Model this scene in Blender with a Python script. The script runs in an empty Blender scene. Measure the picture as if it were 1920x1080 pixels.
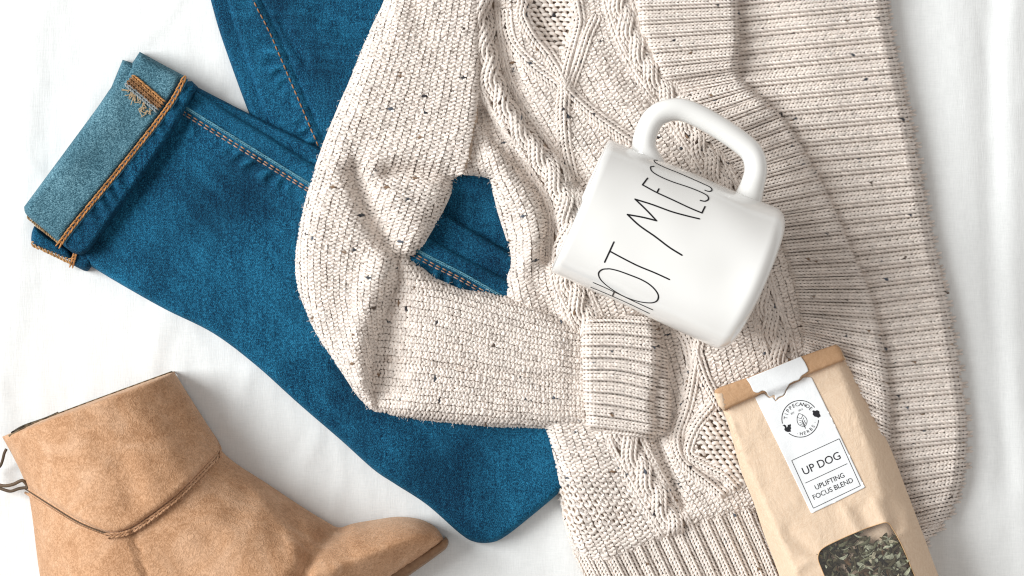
import bpy, math, random
import numpy as np
from mathutils import Vector, Matrix
from mathutils.geometry import delaunay_2d_cdt

rng = np.random.default_rng(7)
random.seed(7)
SC = bpy.context.scene
COL = SC.collection

# ------------------------------------------------------------------ camera, light, exposure
S = 0.0003            # metres per layout unit (0.3 mm)
D = 3667.0            # camera height in layout units (1.1 m)
cam = bpy.data.cameras.new('camera')
cam.sensor_width = 36.0
cam.lens = 36.0 * D / 1920.0
cam.clip_start = 0.01
cam.clip_end = 50
co = bpy.data.objects.new('camera', cam)
co.location = (0, 0, D * S)
COL.objects.link(co)
SC.camera = co

world = bpy.data.worlds.new('World')
SC.world = world
world.use_nodes = True
bg = world.node_tree.nodes['Background']
bg.inputs[0].default_value = (1.0, 0.955, 0.915, 1)
bg.inputs[1].default_value = 0.50

def area(name, loc, target, sx, sy, power, color):
    l = bpy.data.lights.new(name, 'AREA')
    l.shape = 'RECTANGLE'
    l.size, l.size_y = sx, sy
    l.energy = power
    l.color = color
    o = bpy.data.objects.new(name, l)
    o.location = loc
    o.rotation_euler = (Vector(target) - Vector(loc)).to_track_quat('-Z', 'Y').to_euler()
    COL.objects.link(o)
    return o
area('window_light', (-2.9, 0.55, 2.15), (0.0, 0.0, 0.02), 1.9, 2.0, 185, (0.975, 1.0, 1.0))

SC.view_settings.view_transform = 'Standard'
SC.view_settings.look = 'None'
SC.view_settings.gamma = 1
SC.view_settings.use_curve_mapping = False
SC.view_settings.exposure = 0.0
SC.render.engine = 'CYCLES'
SC.cycles.use_denoising = True
SC.cycles.max_bounces = 10
SC.cycles.filter_width = 1.15
SC.cycles.diffuse_bounces = 5

# ------------------------------------------------------------------ small numeric helpers
def A(p):
    return np.asarray(p, float)

def world_pts(P):
    """layout space (x right, y up-negative-down, z) -> metres; keeps apparent place for raised points"""
    P = np.asarray(P, float)
    f = (D - P[..., 2]) / D
    out = np.empty_like(P)
    out[..., 0] = (P[..., 0] - 960) * f * S
    out[..., 1] = (P[..., 1] + 540) * f * S
    out[..., 2] = P[..., 2] * S
    return out

def cr(p0, p1, p2, p3, t):
    return 0.5 * ((2 * p1) + (-p0 + p2) * t + (2 * p0 - 5 * p1 + 4 * p2 - p3) * t * t + (-p0 + 3 * p1 - 3 * p2 + p3) * t ** 3)

def spline(pts, closed=False, step=5.0):
    """smooth curve through points; a point given twice makes a corner"""
    p = A(pts)
    n = len(p)
    out = []
    for i in range(n if closed else n - 1):
        if closed:
            q = [p[(i - 1) % n], p[i], p[(i + 1) % n], p[(i + 2) % n]]
        else:
            q = [p[max(i - 1, 0)], p[i], p[i + 1], p[min(i + 2, n - 1)]]
        L = np.linalg.norm(q[2] - q[1])
        if L < 1e-6:
            continue
        if np.linalg.norm(q[0] - q[1]) < 1e-6: q[0] = q[1] - (q[2] - q[1]) * .5
        if np.linalg.norm(q[3] - q[2]) < 1e-6: q[3] = q[2] + (q[2] - q[1]) * .5
        k = max(1, int(round(L / step)))
        for t in np.arange(k) / k:
            out.append(cr(*q, t))
    if not closed:
        out.append(p[-1])
    return np.array(out)

def resample(poly, step):
    poly = A(poly)
    seg = np.linalg.norm(np.diff(poly, axis=0), axis=1)
    s = np.concatenate([[0], np.cumsum(seg)])
    n = max(2, int(round(s[-1] / step)) + 1)
    q = np.linspace(0, s[-1], n)
    return np.stack([np.interp(q, s, poly[:, 0]), np.interp(q, s, poly[:, 1])], -1)

def pdist(X, Y, poly, closed=False):
    """distance to polyline, arc position and signed side"""
    poly = A(poly)
    if closed:
        poly = np.vstack([poly, poly[:1]])
    best = np.full(X.shape, 1e18)
    arc = np.zeros(X.shape)
    side = np.zeros(X.shape)
    s = 0.0
    for i in range(len(poly) - 1):
        a, b = poly[i], poly[i + 1]
        d = b - a
        L2 = d @ d
        if L2 < 1e-12:
            continue
        t = np.clip(((X - a[0]) * d[0] + (Y - a[1]) * d[1]) / L2, 0, 1)
        ex, ey = X - a[0] - t * d[0], Y - a[1] - t * d[1]
        dd = ex * ex + ey * ey
        m = dd < best
        best = np.where(m, dd, best)
        L = math.sqrt(L2)
        arc = np.where(m, s + t * L, arc)
        side = np.where(m, np.sign(d[0] * (Y - a[1]) - d[1] * (X - a[0])), side)
        s += L
    return np.sqrt(best), arc, side

def inside(X, Y, poly):
    poly = A(poly)
    r = np.zeros(X.shape, bool)
    n = len(poly)
    for i in range(n):
        x1, y1 = poly[i]
        x2, y2 = poly[(i + 1) % n]
        if y1 == y2:
            continue
        c = ((y1 > Y) != (y2 > Y)) & (X < (x2 - x1) * (Y - y1) / (y2 - y1) + x1)
        r ^= c
    return r

def rnd(d, r):
    e = np.clip(d / r, 0, 1)
    return np.sqrt(np.maximum(0, 1 - (1 - e) ** 2))

def ridge(X, Y, path, w, amp, wr=None):
    """soft fold along a path; w on one side, wr on the other"""
    p = spline(path, step=14)
    out = np.zeros(X.shape)
    m = 2.8 * max(w, wr or w)
    if X.ndim == 2 and X.shape[0] > 1 and X.shape[1] > 1:
        i0, i1 = np.searchsorted(X[0], [p[:, 0].min() - m, p[:, 0].max() + m])
        j0, j1 = np.searchsorted(Y[:, 0], [p[:, 1].min() - m, p[:, 1].max() + m])
        if i1 <= i0 or j1 <= j0:
            return out
        sl = (slice(j0, j1), slice(i0, i1))
    else:
        sl = slice(None)
    d, _, s = pdist(X[sl], Y[sl], p)
    ww = w if wr is None else np.where(s > 0, wr, w)
    out[sl] = amp * np.exp(-(d / ww) ** 2)
    return out

_nz = [(rng.uniform(0, 6.28), rng.uniform(0, 6.28), rng.uniform(0, 6.28)) for _ in range(40)]
def lump(X, Y, scale, seed=0, oct=5):
    v = 0
    for k in range(oct):
        a, b, c = _nz[(seed * 5 + k) % 40]
        f = (0.7 + 0.35 * k) / scale
        v = v + np.sin(f * (X * math.cos(a) + Y * math.sin(a)) * 2.3 + b) * np.cos(f * (X * math.cos(c) - Y * math.sin(c)) * 1.7 + a)
    return v / oct

class HF:
    """height of a laid piece sampled on a 2-unit raster"""
    def __init__(self, outline, zfun, margin=40, res=2.0, blur=1):
        o = A(outline)
        self.x0, self.y0 = o.min(0) - margin
        x1, y1 = o.max(0) + margin
        self.res = res
        xs = np.arange(self.x0, x1 + res, res)
        ys = np.arange(self.y0, y1 + res, res)
        X, Y = np.meshgrid(xs, ys)
        st = res * 3
        cx = np.arange(self.x0, x1 + 2 * st, st); cy = np.arange(self.y0, y1 + 2 * st, st)
        CX, CY = np.meshgrid(cx, cy)
        dc, _, _ = pdist(CX, CY, resample(np.vstack([o, o[:1]]), 8), False)
        dc = np.where(inside(CX, CY, o), dc, -dc)
        fx, fy = (X - self.x0) / st, (Y - self.y0) / st
        i, j = fx.astype(int), fy.astype(int)
        a, b = fx - i, fy - j
        d = (dc[j, i] * (1 - a) + dc[j, i + 1] * a) * (1 - b) + (dc[j + 1, i] * (1 - a) + dc[j + 1, i + 1] * a) * b
        d = np.maximum(d, 0)
        Z = zfun(X, Y, d)
        for _ in range(blur):
            P = np.pad(Z, 1, mode='edge')
            Z = (P[:-2, 1:-1] + P[2:, 1:-1] + P[1:-1, :-2] + P[1:-1, 2:] + 2 * P[1:-1, 1:-1]) / 6
        self.Z = Z
        gy, gx = np.gradient(Z, res)
        self.gx, self.gy = gx, gy
    def _s(self, G, x, y):
        fx = np.clip((x - self.x0) / self.res, 0, G.shape[1] - 1.001)
        fy = np.clip((y - self.y0) / self.res, 0, G.shape[0] - 1.001)
        i, j = fx.astype(int), fy.astype(int)
        a, b = fx - i, fy - j
        return (G[j, i] * (1 - a) + G[j, i + 1] * a) * (1 - b) + (G[j + 1, i] * (1 - a) + G[j + 1, i + 1] * a) * b
    def z(self, x, y):
        return self._s(self.Z, x, y)
    def n(self, x, y):
        """normal in layout space (x, -y, z)"""
        gx, gy = self._s(self.gx, x, y), self._s(self.gy, x, y)
        gx, gy = np.clip(gx, -1.6, 1.6), np.clip(gy, -1.6, 1.6)
        n = np.stack([-gx, gy, np.ones_like(gx)], -1)
        return n / np.linalg.norm(n, axis=-1, keepdims=True)

# ------------------------------------------------------------------ object helpers
def mesh_obj(name, V, F, mat, parent=None, smooth=True, colors=None, mats=None, fmat=None):
    """V in metres, F list or int array of faces"""
    me = bpy.data.meshes.new(name)
    V = np.asarray(V, float).reshape(-1, 3)
    if isinstance(F, np.ndarray):
        k = F.shape[1]
        me.vertices.add(len(V)); me.vertices.foreach_set('co', V.ravel())
        me.loops.add(F.size); me.loops.foreach_set('vertex_index', F.ravel().astype(np.int32))
        me.polygons.add(len(F))
        me.polygons.foreach_set('loop_start', np.arange(0, F.size, k, dtype=np.int32))
        me.polygons.foreach_set('loop_total', np.full(len(F), k, np.int32))
        me.update(calc_edges=True)
    else:
        me.from_pydata(V.tolist(), [], [tuple(f) for f in F])
    if colors is not None:
        at = me.color_attributes.new('Col', 'FLOAT_COLOR', 'POINT')
        c = np.ones((len(V), 4)); c[:, :3] = colors
        at.data.foreach_set('color', c.ravel())
    me.polygons.foreach_set('use_smooth', np.full(len(me.polygons), smooth, bool))
    for m in (mats or [mat]):
        me.materials.append(m)
    if fmat is not None:
        me.polygons.foreach_set('material_index', np.asarray(fmat, np.int32))
    me.validate(); me.update()
    o = bpy.data.objects.new(name, me)
    COL.objects.link(o)
    if parent is not None:
        o.parent = parent
        o.matrix_parent_inverse = Matrix.Identity(4)
        if parent.type == 'EMPTY' or parent.parent is not None:
            pass
    return o

def thing(name, label, cat, at=(960, 540), z=0):
    o = bpy.data.objects.new(name, None)
    o.empty_display_size = 0.02
    COL.objects.link(o)
    o['label'] = label
    o['category'] = cat
    return o     # kept at the origin so that parts stay in place

def sheet(name, outline, hf, mat, parent=None, spacing=9, holes=(), zbot=0.0, lift=0.0, closed=True, rings=(1.5, 4, 8, 13), smooth=True, thick=None, wear=None):
    """a laid piece: outline filled with triangles, raised by the height field, with walls and an underside"""
    o = A(outline)
    keep = [0]
    for i in range(1, len(o)):
        if np.linalg.norm(o[i] - o[keep[-1]]) > 0.8:
            keep.append(i)
    o = o[keep]
    if np.linalg.norm(o[0] - o[-1]) < 0.8:
        o = o[:-1]
    area2 = np.sum(o[:, 0] * np.roll(o[:, 1], -1) - o[:, 1] * np.roll(o[:, 0], -1))
    if area2 < 0:
        o = o[::-1]
    loops = [o] + [A(h) for h in holes]
    pts, edges = [], []
    for lp in loops:
        b = len(pts)
        pts += [tuple(q) for q in lp]
        edges += [(b + i, b + (i + 1) % len(lp)) for i in range(len(lp))]
    X, Y = np.meshgrid(np.arange(o[:, 0].min(), o[:, 0].max(), spacing), np.arange(o[:, 1].min(), o[:, 1].max(), spacing * .87))
    X = X + (np.arange(X.shape[0]) % 2)[:, None] * spacing * .5 + rng.uniform(-.12, .12, X.shape) * spacing
    Y = Y + rng.uniform(-.12, .12, Y.shape) * spacing
    X, Y = X.ravel(), Y.ravel()
    def ok(x, y, dmin):
        m = inside(x, y, o)
        d, _, _ = pdist(x, y, o, True)
        m &= d > dmin
        for h in holes:
            m &= ~inside(x, y, A(h))
            d, _, _ = pdist(x, y, A(h), True)
            m &= d > min(dmin, 4)
        return m
    m = ok(X, Y, (rings[-1] if rings else 0) + spacing * .45)
    pts += list(zip(X[m], Y[m]))
    t = np.roll(o, -1, 0) - np.roll(o, 1, 0)
    t /= np.linalg.norm(t, axis=1, keepdims=True) + 1e-9
    nrm = np.stack([-t[:, 1], t[:, 0]], 1)
    for k, r in enumerate(rings):
        q = o + nrm * r
        if r > 5: q = q[::2]
        mm = ok(q[:, 0], q[:, 1], r * .85)
        pts += [tuple(v) for v in q[mm]]
    res = delaunay_2d_cdt([Vector(p) for p in pts], edges, [], 0, 1e-4)
    V2 = np.array([(v.x, v.y) for v in res[0]])
    F = np.array([f for f in res[2] if len(f) == 3])
    c = V2[F].mean(1)
    m = inside(c[:, 0], c[:, 1], o)
    for h in holes:
        m &= ~inside(c[:, 0], c[:, 1], A(h))
    F = F[m]
    a = V2[F]
    cross = (a[:, 1, 0] - a[:, 0, 0]) * (a[:, 2, 1] - a[:, 0, 1]) - (a[:, 1, 1] - a[:, 0, 1]) * (a[:, 2, 0] - a[:, 0, 0])
    F[cross > 0] = F[cross > 0][:, ::-1]        # y is down, so this faces up
    zt = hf.z(V2[:, 0], V2[:, 1]) + lift
    top = np.stack([V2[:, 0], -V2[:, 1], zt], -1)
    faces = F.tolist()
    V = top
    if closed:
        n = len(V2)
        zb = zt - thick if thick is not None else np.minimum(np.full(n, zbot), zt - 0.3)
        bot = np.stack([V2[:, 0], -V2[:, 1], zb], -1)
        V = np.vstack([top, bot])
        faces += (F[:, ::-1] + n).tolist()
        cnt = {}
        for f in F.tolist():
            for i in range(3):
                e = (f[i], f[(i + 1) % 3])
                cnt[e] = cnt.get(e, 0) + 1
        for (i, j) in list(cnt):
            if (j, i) not in cnt:
                faces.append((j, i, i + n, j + n))
    colr = None
    if wear is not None:
        w_ = np.clip(wear(V[:, 0], -V[:, 1]), 0, 1)
        colr = np.stack([w_] * 3, -1)
    return mesh_obj(name, world_pts(V), faces, mat, parent, smooth, colr)

def wrap(q, outline, far=1.2):
    """points past the outline come back to it; returns how far they were out"""
    P = np.vstack([outline, outline[:1]])
    x, y_ = q[..., 0], q[..., 1]
    best = np.full(x.shape, 1e18); nx = x.copy(); ny = y_.copy()
    for i in range(len(P) - 1):
        a, b = P[i], P[i + 1]
        d = b - a; L2 = d @ d
        if L2 < 1e-9: continue
        t = np.clip(((x - a[0]) * d[0] + (y_ - a[1]) * d[1]) / L2, 0, 1)
        ex, ey = a[0] + t * d[0], a[1] + t * d[1]
        dd = (x - ex) ** 2 + (y_ - ey) ** 2
        m = dd < best
        best = np.where(m, dd, best); nx = np.where(m, ex, nx); ny = np.where(m, ey, ny)
    out = ~inside(x, y_, outline) 
    o = np.where(out, np.sqrt(best), 0)
    over = np.maximum(o - far, 0)
    f = np.where(o > 1e-6, over / np.maximum(o, 1e-6), 0)
    return q + np.stack([(nx - x) * f, (ny - y_) * f], -1), over

class Yarn:
    """collects tubes"""
    def __init__(self):
        self.V, self.F, self.C, self.n = [], [], [], 0
    def tubes(self, C, N, R, col, sides=5, caps=False):
        """C, N: [S, n, 3] centre lines and up vectors; R: [S, n]; col: [S, n, 3]"""
        C = np.asarray(C, float)
        s, n, _ = C.shape
        if s == 0:
            return
        T = np.gradient(C, axis=1)
        T /= np.linalg.norm(T, axis=-1, keepdims=True) + 1e-9
        B = np.cross(T, N); B /= np.linalg.norm(B, axis=-1, keepdims=True) + 1e-9
        U = np.cross(B, T)
        R = np.broadcast_to(R, (s, n))
        a = np.arange(sides) / sides * 2 * np.pi
        V = C[:, :, None] + R[:, :, None, None] * (np.cos(a)[None, None, :, None] * B[:, :, None] + np.sin(a)[None, None, :, None] * U[:, :, None])
        idx = np.arange(s * n * sides).reshape(s, n, sides) + self.n
        a0, a1 = idx[:, :-1], idx[:, 1:]
        F = np.stack([a0, np.roll(a0, -1, 2), np.roll(a1, -1, 2), a1], -1).reshape(-1, 4)
        self.V.append(V.reshape(-1, 3)); self.F.append(F)
        self.C.append(np.broadcast_to(np.asarray(col)[:, :, None, :], (s, n, sides, 3)).reshape(-1, 3))
        self.n += s * n * sides
    def build(self, name, mat, parent=None, stuff=True):
        o = mesh_obj(name, world_pts(np.vstack(self.V)), np.vstack(self.F), mat, parent, True, np.vstack(self.C))
        if stuff:
            o['kind'] = 'stuff'
        return o

FLECKS = A([(0.07, 0.085, 0.11), (0.12, 0.095, 0.08), (0.11, 0.14, 0.19), (0.28, 0.20, 0.14), (0.05, 0.05, 0.06)])
def yarn_cols(s, n, fleck=0.014, var=0.085):
    base = (1 + rng.normal(0, var, (s, 1, 1))) * np.ones((s, n, 3))
    base = np.clip(base, .72, 1.16)
    m = rng.random(s) < fleck
    k = np.nonzero(m)[0]
    for i in k:
        a = rng.integers(0, max(1, n - 5))
        ln = rng.integers(3, 7) if n > 8 else rng.integers(2, 5)
        base[i, a:a + ln] = FLECKS[rng.integers(0, len(FLECKS))]
    return base

class Net:
    """control net of rails -> smooth map (u across rails, v along)"""
    def __init__(self, rails):
        self.P = A(rails)                      # K x M x 2
        self.K, self.M = self.P.shape[:2]
    def __call__(self, u, v):
        def w(n, t):
            i = np.clip(np.floor(t).astype(int), 0, n - 2)
            f = t - i
            return i, f
        i, fu = w(self.K, u)
        j, fv = w(self.M, v)
        def at(a, b):
            a0 = np.clip(a, 0, self.K - 1); b0 = np.clip(b, 0, self.M - 1)
            p = self.P[a0, b0]
            # linear continuation past the ends
            p = np.where((a < 0)[..., None], 2 * self.P[0, b0] - self.P[min(1, self.K - 1), b0], p)
            p = np.where((a > self.K - 1)[..., None], 2 * self.P[-1, b0] - self.P[max(0, self.K - 2), b0], p)
            return p
        def col(a):
            return cr(at(a, j - 1), at(a, j), at(a, j + 1), at(a, j + 2), fv[..., None])
        return cr(col(i - 1), col(i), col(i + 1), col(i + 2), fu[..., None])
    def lens(self):
        us = np.linspace(0, self.K - 1, 200); vs = np.linspace(0, self.M - 1, 400)
        mid = self(np.full(400, (self.K - 1) / 2), vs)
        sv = np.concatenate([[0], np.cumsum(np.linalg.norm(np.diff(mid, axis=0), axis=1))])
        acc = 0
        for vv in np.linspace(0.1, .9, 5) * (self.M - 1):
            q = self(us, np.full(200, vv))
            acc = acc + np.concatenate([[0], np.cumsum(np.linalg.norm(np.diff(q, axis=0), axis=1))]) / 5
        return us, acc, vs, sv

def purl(Y, hf, net, outline, W=11.8, row=7.2, r=3.15, d=1.9, skip=(), moss=None, lift=0.6, inset=-7, fleck=0.02):
    """rows of looped yarn, wrong side out, over a piece"""
    us, su, vs, sv = net.lens()
    nc, nr = int(su[-1] / W), int(sv[-1] / row)
    Cc, Rr = np.meshgrid(np.arange(nc), np.arange(nr))
    Cc, Rr = Cc.ravel().astype(float), Rr.ravel().astype(float)
    def uv(c, rr):
        return np.interp(c * su[-1] / nc, su, us), np.interp(rr * sv[-1] / nr, sv, vs)
    u, v = uv(Cc + .5, Rr + .5)
    ctr = net(u, v)
    X, Yy = ctr[:, 0], ctr[:, 1]
    m = inside(X, Yy, outline)
    dd, _, _ = pdist(X, Yy, outline, True)
    edged = np.where(m, dd, -dd); m = edged > inset
    for path, w in skip:
        dd, _, _ = pdist(X, Yy, path)
        m &= dd > w
    for poly in (moss or ()):
        m &= ~inside(X, Yy, A(poly))
    ddo = dd
    Cc, Rr, X, Yy = Cc[m], Rr[m], X[m], Yy[m]
    n = 13
    t = np.linspace(0, 2 * np.pi, n)[None]
    s = len(Cc)
    jit = rng.normal(0, 1, (s, 3))
    amp = np.ones(s); sgn = np.ones(s)
    c = Cc[:, None] + t / (2 * np.pi) + 0.235 * np.sin(2 * t)
    h = 0.755 * (1 + .05 * jit[:, :1])
    rr = Rr[:, None] + .5 - h * np.cos(t)
    u, v = uv(c, rr)
    q = net(u, v)
    wx = 2.6 * lump(q[..., 0], q[..., 1], 26, 1) + 1.2 * lump(q[..., 0], q[..., 1], 9, 3); wy = 2.6 * lump(q[..., 0], q[..., 1], 24, 5) + 1.2 * lump(q[..., 0], q[..., 1], 9, 6)
    q = q + np.stack([wx, wy], -1) + rng.normal(0, .5, (s, 1, 2))
    near = (edged[m] < 16)
    over = np.zeros(q.shape[:2])
    if near.any():
        qn, ov = wrap(q[near], outline)
        q[near] = qn; over[near] = ov
    z = hf.z(q[..., 0], q[..., 1]) - over * .8 + lift + (d * np.cos(2 * t) * (1 + .25 * jit[:, 1:2]) + .5 * jit[:, :1]) * amp[:, None]
    C = np.stack([q[..., 0], -q[..., 1], z], -1)
    N = hf.n(q[..., 0], q[..., 1])
    Y.tubes(C, N, r * (1 + .07 * jit[:, 2:3]) * np.ones((1, n)), yarn_cols(s, n, fleck), 5)

def wale(Y, hf, path, L=7.0, w=8.5, r=2.3, lift=1.0, outline=None, slack=0.0, fleck=0.012, var=.07, tint=None, phase=0.0, bulge=1.6):
    """one column of knit V stitches along a path; lift may be an array along the path"""
    p = resample(path, L)
    n = len(p)
    if n < 4:
        return
    lift = np.broadcast_to(lift, (len(path),)) if np.ndim(lift) else np.full(len(path), lift)
    lf = np.interp(np.linspace(0, 1, n), np.linspace(0, 1, len(path)), lift)
    T = np.gradient(p, axis=0); T /= np.linalg.norm(T, axis=1, keepdims=True) + 1e-9
    Q = np.stack([-T[:, 1], T[:, 0]], 1)
    k = np.arange(n)
    if outline is not None:
        dd, _, _ = pdist(p[:, 0], p[:, 1], outline, True)
        dd = np.where(inside(p[:, 0], p[:, 1], outline), dd, -dd)
        k = k[dd > slack]
    if len(k) == 0:
        return
    m = 6
    tau = np.linspace(0, 1, m)[None]
    jit = rng.normal(0, 1, (len(k), 3))
    for sd in (-1, 1):
        lat = sd * w * (0.06 + 0.40 * np.sin(tau * np.pi * .55)) * (1 + .06 * jit[:, :1])
        al = L * (tau * 1.55 - .45) + .35 * jit[:, 1:2]
        xy = p[k][:, None] + lat[..., None] * Q[k][:, None] + al[..., None] * T[k][:, None]
        z = hf.z(xy[..., 0], xy[..., 1]) + lf[k][:, None] + bulge * np.sin(np.pi * tau) + .3 * jit[:, 2:3]
        C = np.stack([xy[..., 0], -xy[..., 1], z], -1)
        N = hf.n(xy[..., 0], xy[..., 1])
        R = r * (0.55 + 0.45 * np.sin(np.pi * np.clip(tau, .06, .94))) * np.ones((len(k), 1))
        col = yarn_cols(len(k), m, fleck, var)
        if tint is not None:
            col = col * A(tint)
        Y.tubes(C, N, R, col, 5)

def offset(path, d):
    p = A(path)
    T = np.gradient(p, axis=0); T /= np.linalg.norm(T, axis=1, keepdims=True) + 1e-9
    d = np.broadcast_to(d, (len(p),))
    return p + np.stack([-T[:, 1], T[:, 0]], 1) * d[:, None]

def cable(Y, hf, path, amp=13, period=115, nw=3, ww=8.5, B=7, lift=6, phase=0, outline=None, side=None):
    p = resample(spline(path, step=4), 3.0)
    s = np.arange(len(p)) * 3.0
    ph = 2 * np.pi * s / period + phase
    for sg in (1, -1):
        lat = sg * amp * np.sin(ph)
        lf = sg * B * np.cos(ph)
        base = offset(p, lat)
        for i in range(nw):
            o = (i - (nw - 1) / 2)
            wale(Y, hf, offset(base, o * ww), L=8.5, w=ww * 1.12, r=2.9, lift=lift + lf - 1.6 * o * o, outline=outline)
    if side:
        for sd in (-1, 1):
            wale(Y, hf, offset(p, sd * side), L=9, w=9, r=2.7, lift=2.5, outline=outline)

def rope(Y, hf, pts, r, lift=0, col=(1, 1, 1), step=4, sides=7, taper=False):
    p = resample(spline(pts, step=3), step)
    z = hf.z(p[:, 0], p[:, 1]) + lift if hf is not None else np.full(len(p), float(lift))
    C = np.stack([p[:, 0], -p[:, 1], z], -1)[None]
    N = np.zeros_like(C); N[..., 2] = 1
    R = np.full((1, len(p)), float(r))
    if taper:
        R[:, 0] = R[:, -1] = .1
    Y.tubes(C, N, R, np.broadcast_to(A(col), C.shape), sides)

def dashes(Y, hf, path, dash=9, gap=4, r=1.6, lift=1.2, col=(1, 1, 1)):
    p = resample(spline(path, step=3), 1.0)
    i = 0
    while i + dash < len(p):
        k = np.linspace(i, i + dash, 6).astype(int)
        q = p[k] + rng.normal(0, .15, (1, 2))
        z = hf.z(q[:, 0], q[:, 1]) + lift * np.sin(np.linspace(.15, np.pi - .15, 6))
        C = np.stack([q[:, 0], -q[:, 1], z], -1)[None]
        N = np.zeros_like(C); N[..., 2] = 1
        Y.tubes(C, N, np.full((1, 6), r) * np.sin(np.linspace(.5, np.pi - .5, 6))[None], np.broadcast_to(A(col) * rng.uniform(.8, 1.15), C.shape), 5)
        i += dash + gap

# ------------------------------------------------------------------ materials
class NT:
    def __init__(self, name):
        self.m = bpy.data.materials.new(name)
        self.m.use_nodes = True
        self.t = self.m.node_tree
        self.b = self.t.nodes['Principled BSDF']
        self.co = self.t.nodes.new('ShaderNodeTexCoord').outputs['Object']
    def node(self, typ, **kw):
        n = self.t.nodes.new(typ)
        for k, v in kw.items():
            if k in ('ins',):
                for a, b in v.items():
                    if hasattr(b, 'is_linked'):
                        self.t.links.new(b, n.inputs[a])
                    else:
                        n.inputs[a].default_value = b
            else:
                setattr(n, k, v)
        return n
    def noise(self, scale, detail=3, rough=.55, vec=None, dist=0):
        return self.node('ShaderNodeTexNoise', ins={'Vector': vec or self.co, 'Scale': scale, 'Detail': detail, 'Roughness': rough, 'Distortion': dist}).outputs['Fac']
    def ramp(self, fac, stops):
        r = self.node('ShaderNodeValToRGB', ins={'Fac': fac})
        e = r.color_ramp.elements
        while len(e) < len(stops): e.new(.5)
        for q, (p, c) in zip(e, stops):
            q.position = p
            q.color = (*c, 1) if len(c) == 3 else c
        return r.outputs['Color']
    def mix(self, fac, a, b, mode='MIX'):
        n = self.node('ShaderNodeMix', data_type='RGBA', blend_type=mode)
        for k, v in ((0, fac), (6, a), (7, b)):
            if hasattr(v, 'is_linked'): self.t.links.new(v, n.inputs[k])
            else: n.inputs[k].default_value = v if k == 0 else (*v, 1)
        return n.outputs[2]
    def map(self, scale=(1, 1, 1), rot=(0, 0, 0)):
        return self.node('ShaderNodeMapping', ins={'Vector': self.co, 'Scale': scale, 'Rotation': rot}).outputs[0]
    def bump(self, h, strength=.5, dist=.001, prev=None):
        ins = {'Height': h, 'Strength': strength, 'Distance': dist}
        if prev is not None: ins['Normal'] = prev
        return self.node('ShaderNodeBump', ins=ins).outputs[0]
    def done(self, color=None, rough=.8, normal=None, spec=.3, **kw):
        def st(n, v):
            if hasattr(v, 'is_linked'): self.t.links.new(v, self.b.inputs[n])
            else: self.b.inputs[n].default_value = (*v, 1) if isinstance(v, tuple) and len(v) == 3 else v
        if color is not None: st('Base Color', color)
        st('Roughness', rough); st('Specular IOR Level', spec)
        if normal is not None: st('Normal', normal)
        for k, v in kw.items(): st(k.replace('_', ' '), v)
        return self.m

def mat_yarn(name, base):
    k = NT(name)
    at = k.node('ShaderNodeAttribute', attribute_name='Col').outputs['Color']
    n = k.noise(900, 3)
    c = k.mix(.5, base, k.ramp(n, [(.3, tuple(x * .80 for x in base)), (.7, tuple(min(1, x * 1.12) for x in base))]))
    c = k.mix(1.0, c, at, 'MULTIPLY')
    return k.done(c, .95, k.bump(k.noise(2600, 2), .5, .0004), .1, Sheen_Weight=.25, Sheen_Roughness=.5)
M_YARN = mat_yarn('oatmeal_yarn', (0.82, 0.742, 0.682))
k = NT('shaded_knit_backing'); M_BACK = k.done(k.ramp(k.noise(700, 2), [(.3, (.47, .365, .285)), (.7, (.60, .485, .395))]), 1.0, k.bump(k.noise(1500), .6, .001), .05)  # under-layer coloured browner than the yarn, as shade between the stitches

def mat_denim(name, dark, mid, light, rot=0.6):
    k = NT(name)
    tw = k.node('ShaderNodeTexWave', ins={'Vector': k.map((1, 1, 1), (0, 0, rot)), 'Scale': 330.0, 'Distortion': 3.5, 'Detail': 2.0, 'Detail Scale': 2.0}).outputs['Fac']
    fine = k.noise(1500, 2, .6)
    slub = k.noise(1.0, 3, .6, k.map((1500, 260, 900), (0, 0, rot - .8)))
    big = k.noise(28, 3)
    c = k.ramp(fine, [(.37, dark), (.51, mid), (.66, light)])
    c = k.mix(.35, c, k.ramp(slub, [(.35, dark), (.7, light)]))
    streak = k.noise(1.0, 4, .65, k.map((420, 34, 60), (0, 0, rot + .15)))
    c = k.mix(k.ramp(streak, [(.42, (0, 0, 0)), (.75, (.42, .42, .42))]), c, light)
    c = k.mix(k.ramp(big, [(.42, (0, 0, 0)), (.75, (.30, .30, .30))]), c, light)
    c = k.mix(k.ramp(k.noise(17, 3), [(.38, (.55, .55, .55)), (.55, (0, 0, 0))]), c, dark)
    at = k.node('ShaderNodeAttribute', attribute_name='Col').outputs['Color']
    c = k.mix(at, c, k.mix(.5, light, tuple(min(1, x * 1.7) for x in light)))
    c = k.mix(.75, c, k.ramp(k.noise(1250, 2, .7), [(.40, (.22, .30, .34)), (.50, (.85, .85, .85)), (.62, (1.9, 1.55, 1.45))]), 'MULTIPLY')
    nb = k.bump(tw, .25, .0004)
    return k.done(c, .85, k.bump(fine, .45, .0006, nb), .12)
M_DENIM = mat_denim('indigo_denim', (.0006, .010, .029), (.0018, .042, .106), (.017, .16, .295))
M_DENIM_IN = mat_denim('reverse_denim', (.030, .095, .135), (.070, .19, .255), (.16, .33, .41), 1.0)
def mat_thread(name, base):
    k = NT(name)
    at = k.node('ShaderNodeAttribute', attribute_name='Col').outputs['Color']
    return k.done(k.mix(1.0, base, at, 'MULTIPLY'), .7, k.bump(k.noise(2500), .4, .0003), .25)
M_THREAD = mat_thread('thread', (1, 1, 1))

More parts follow.
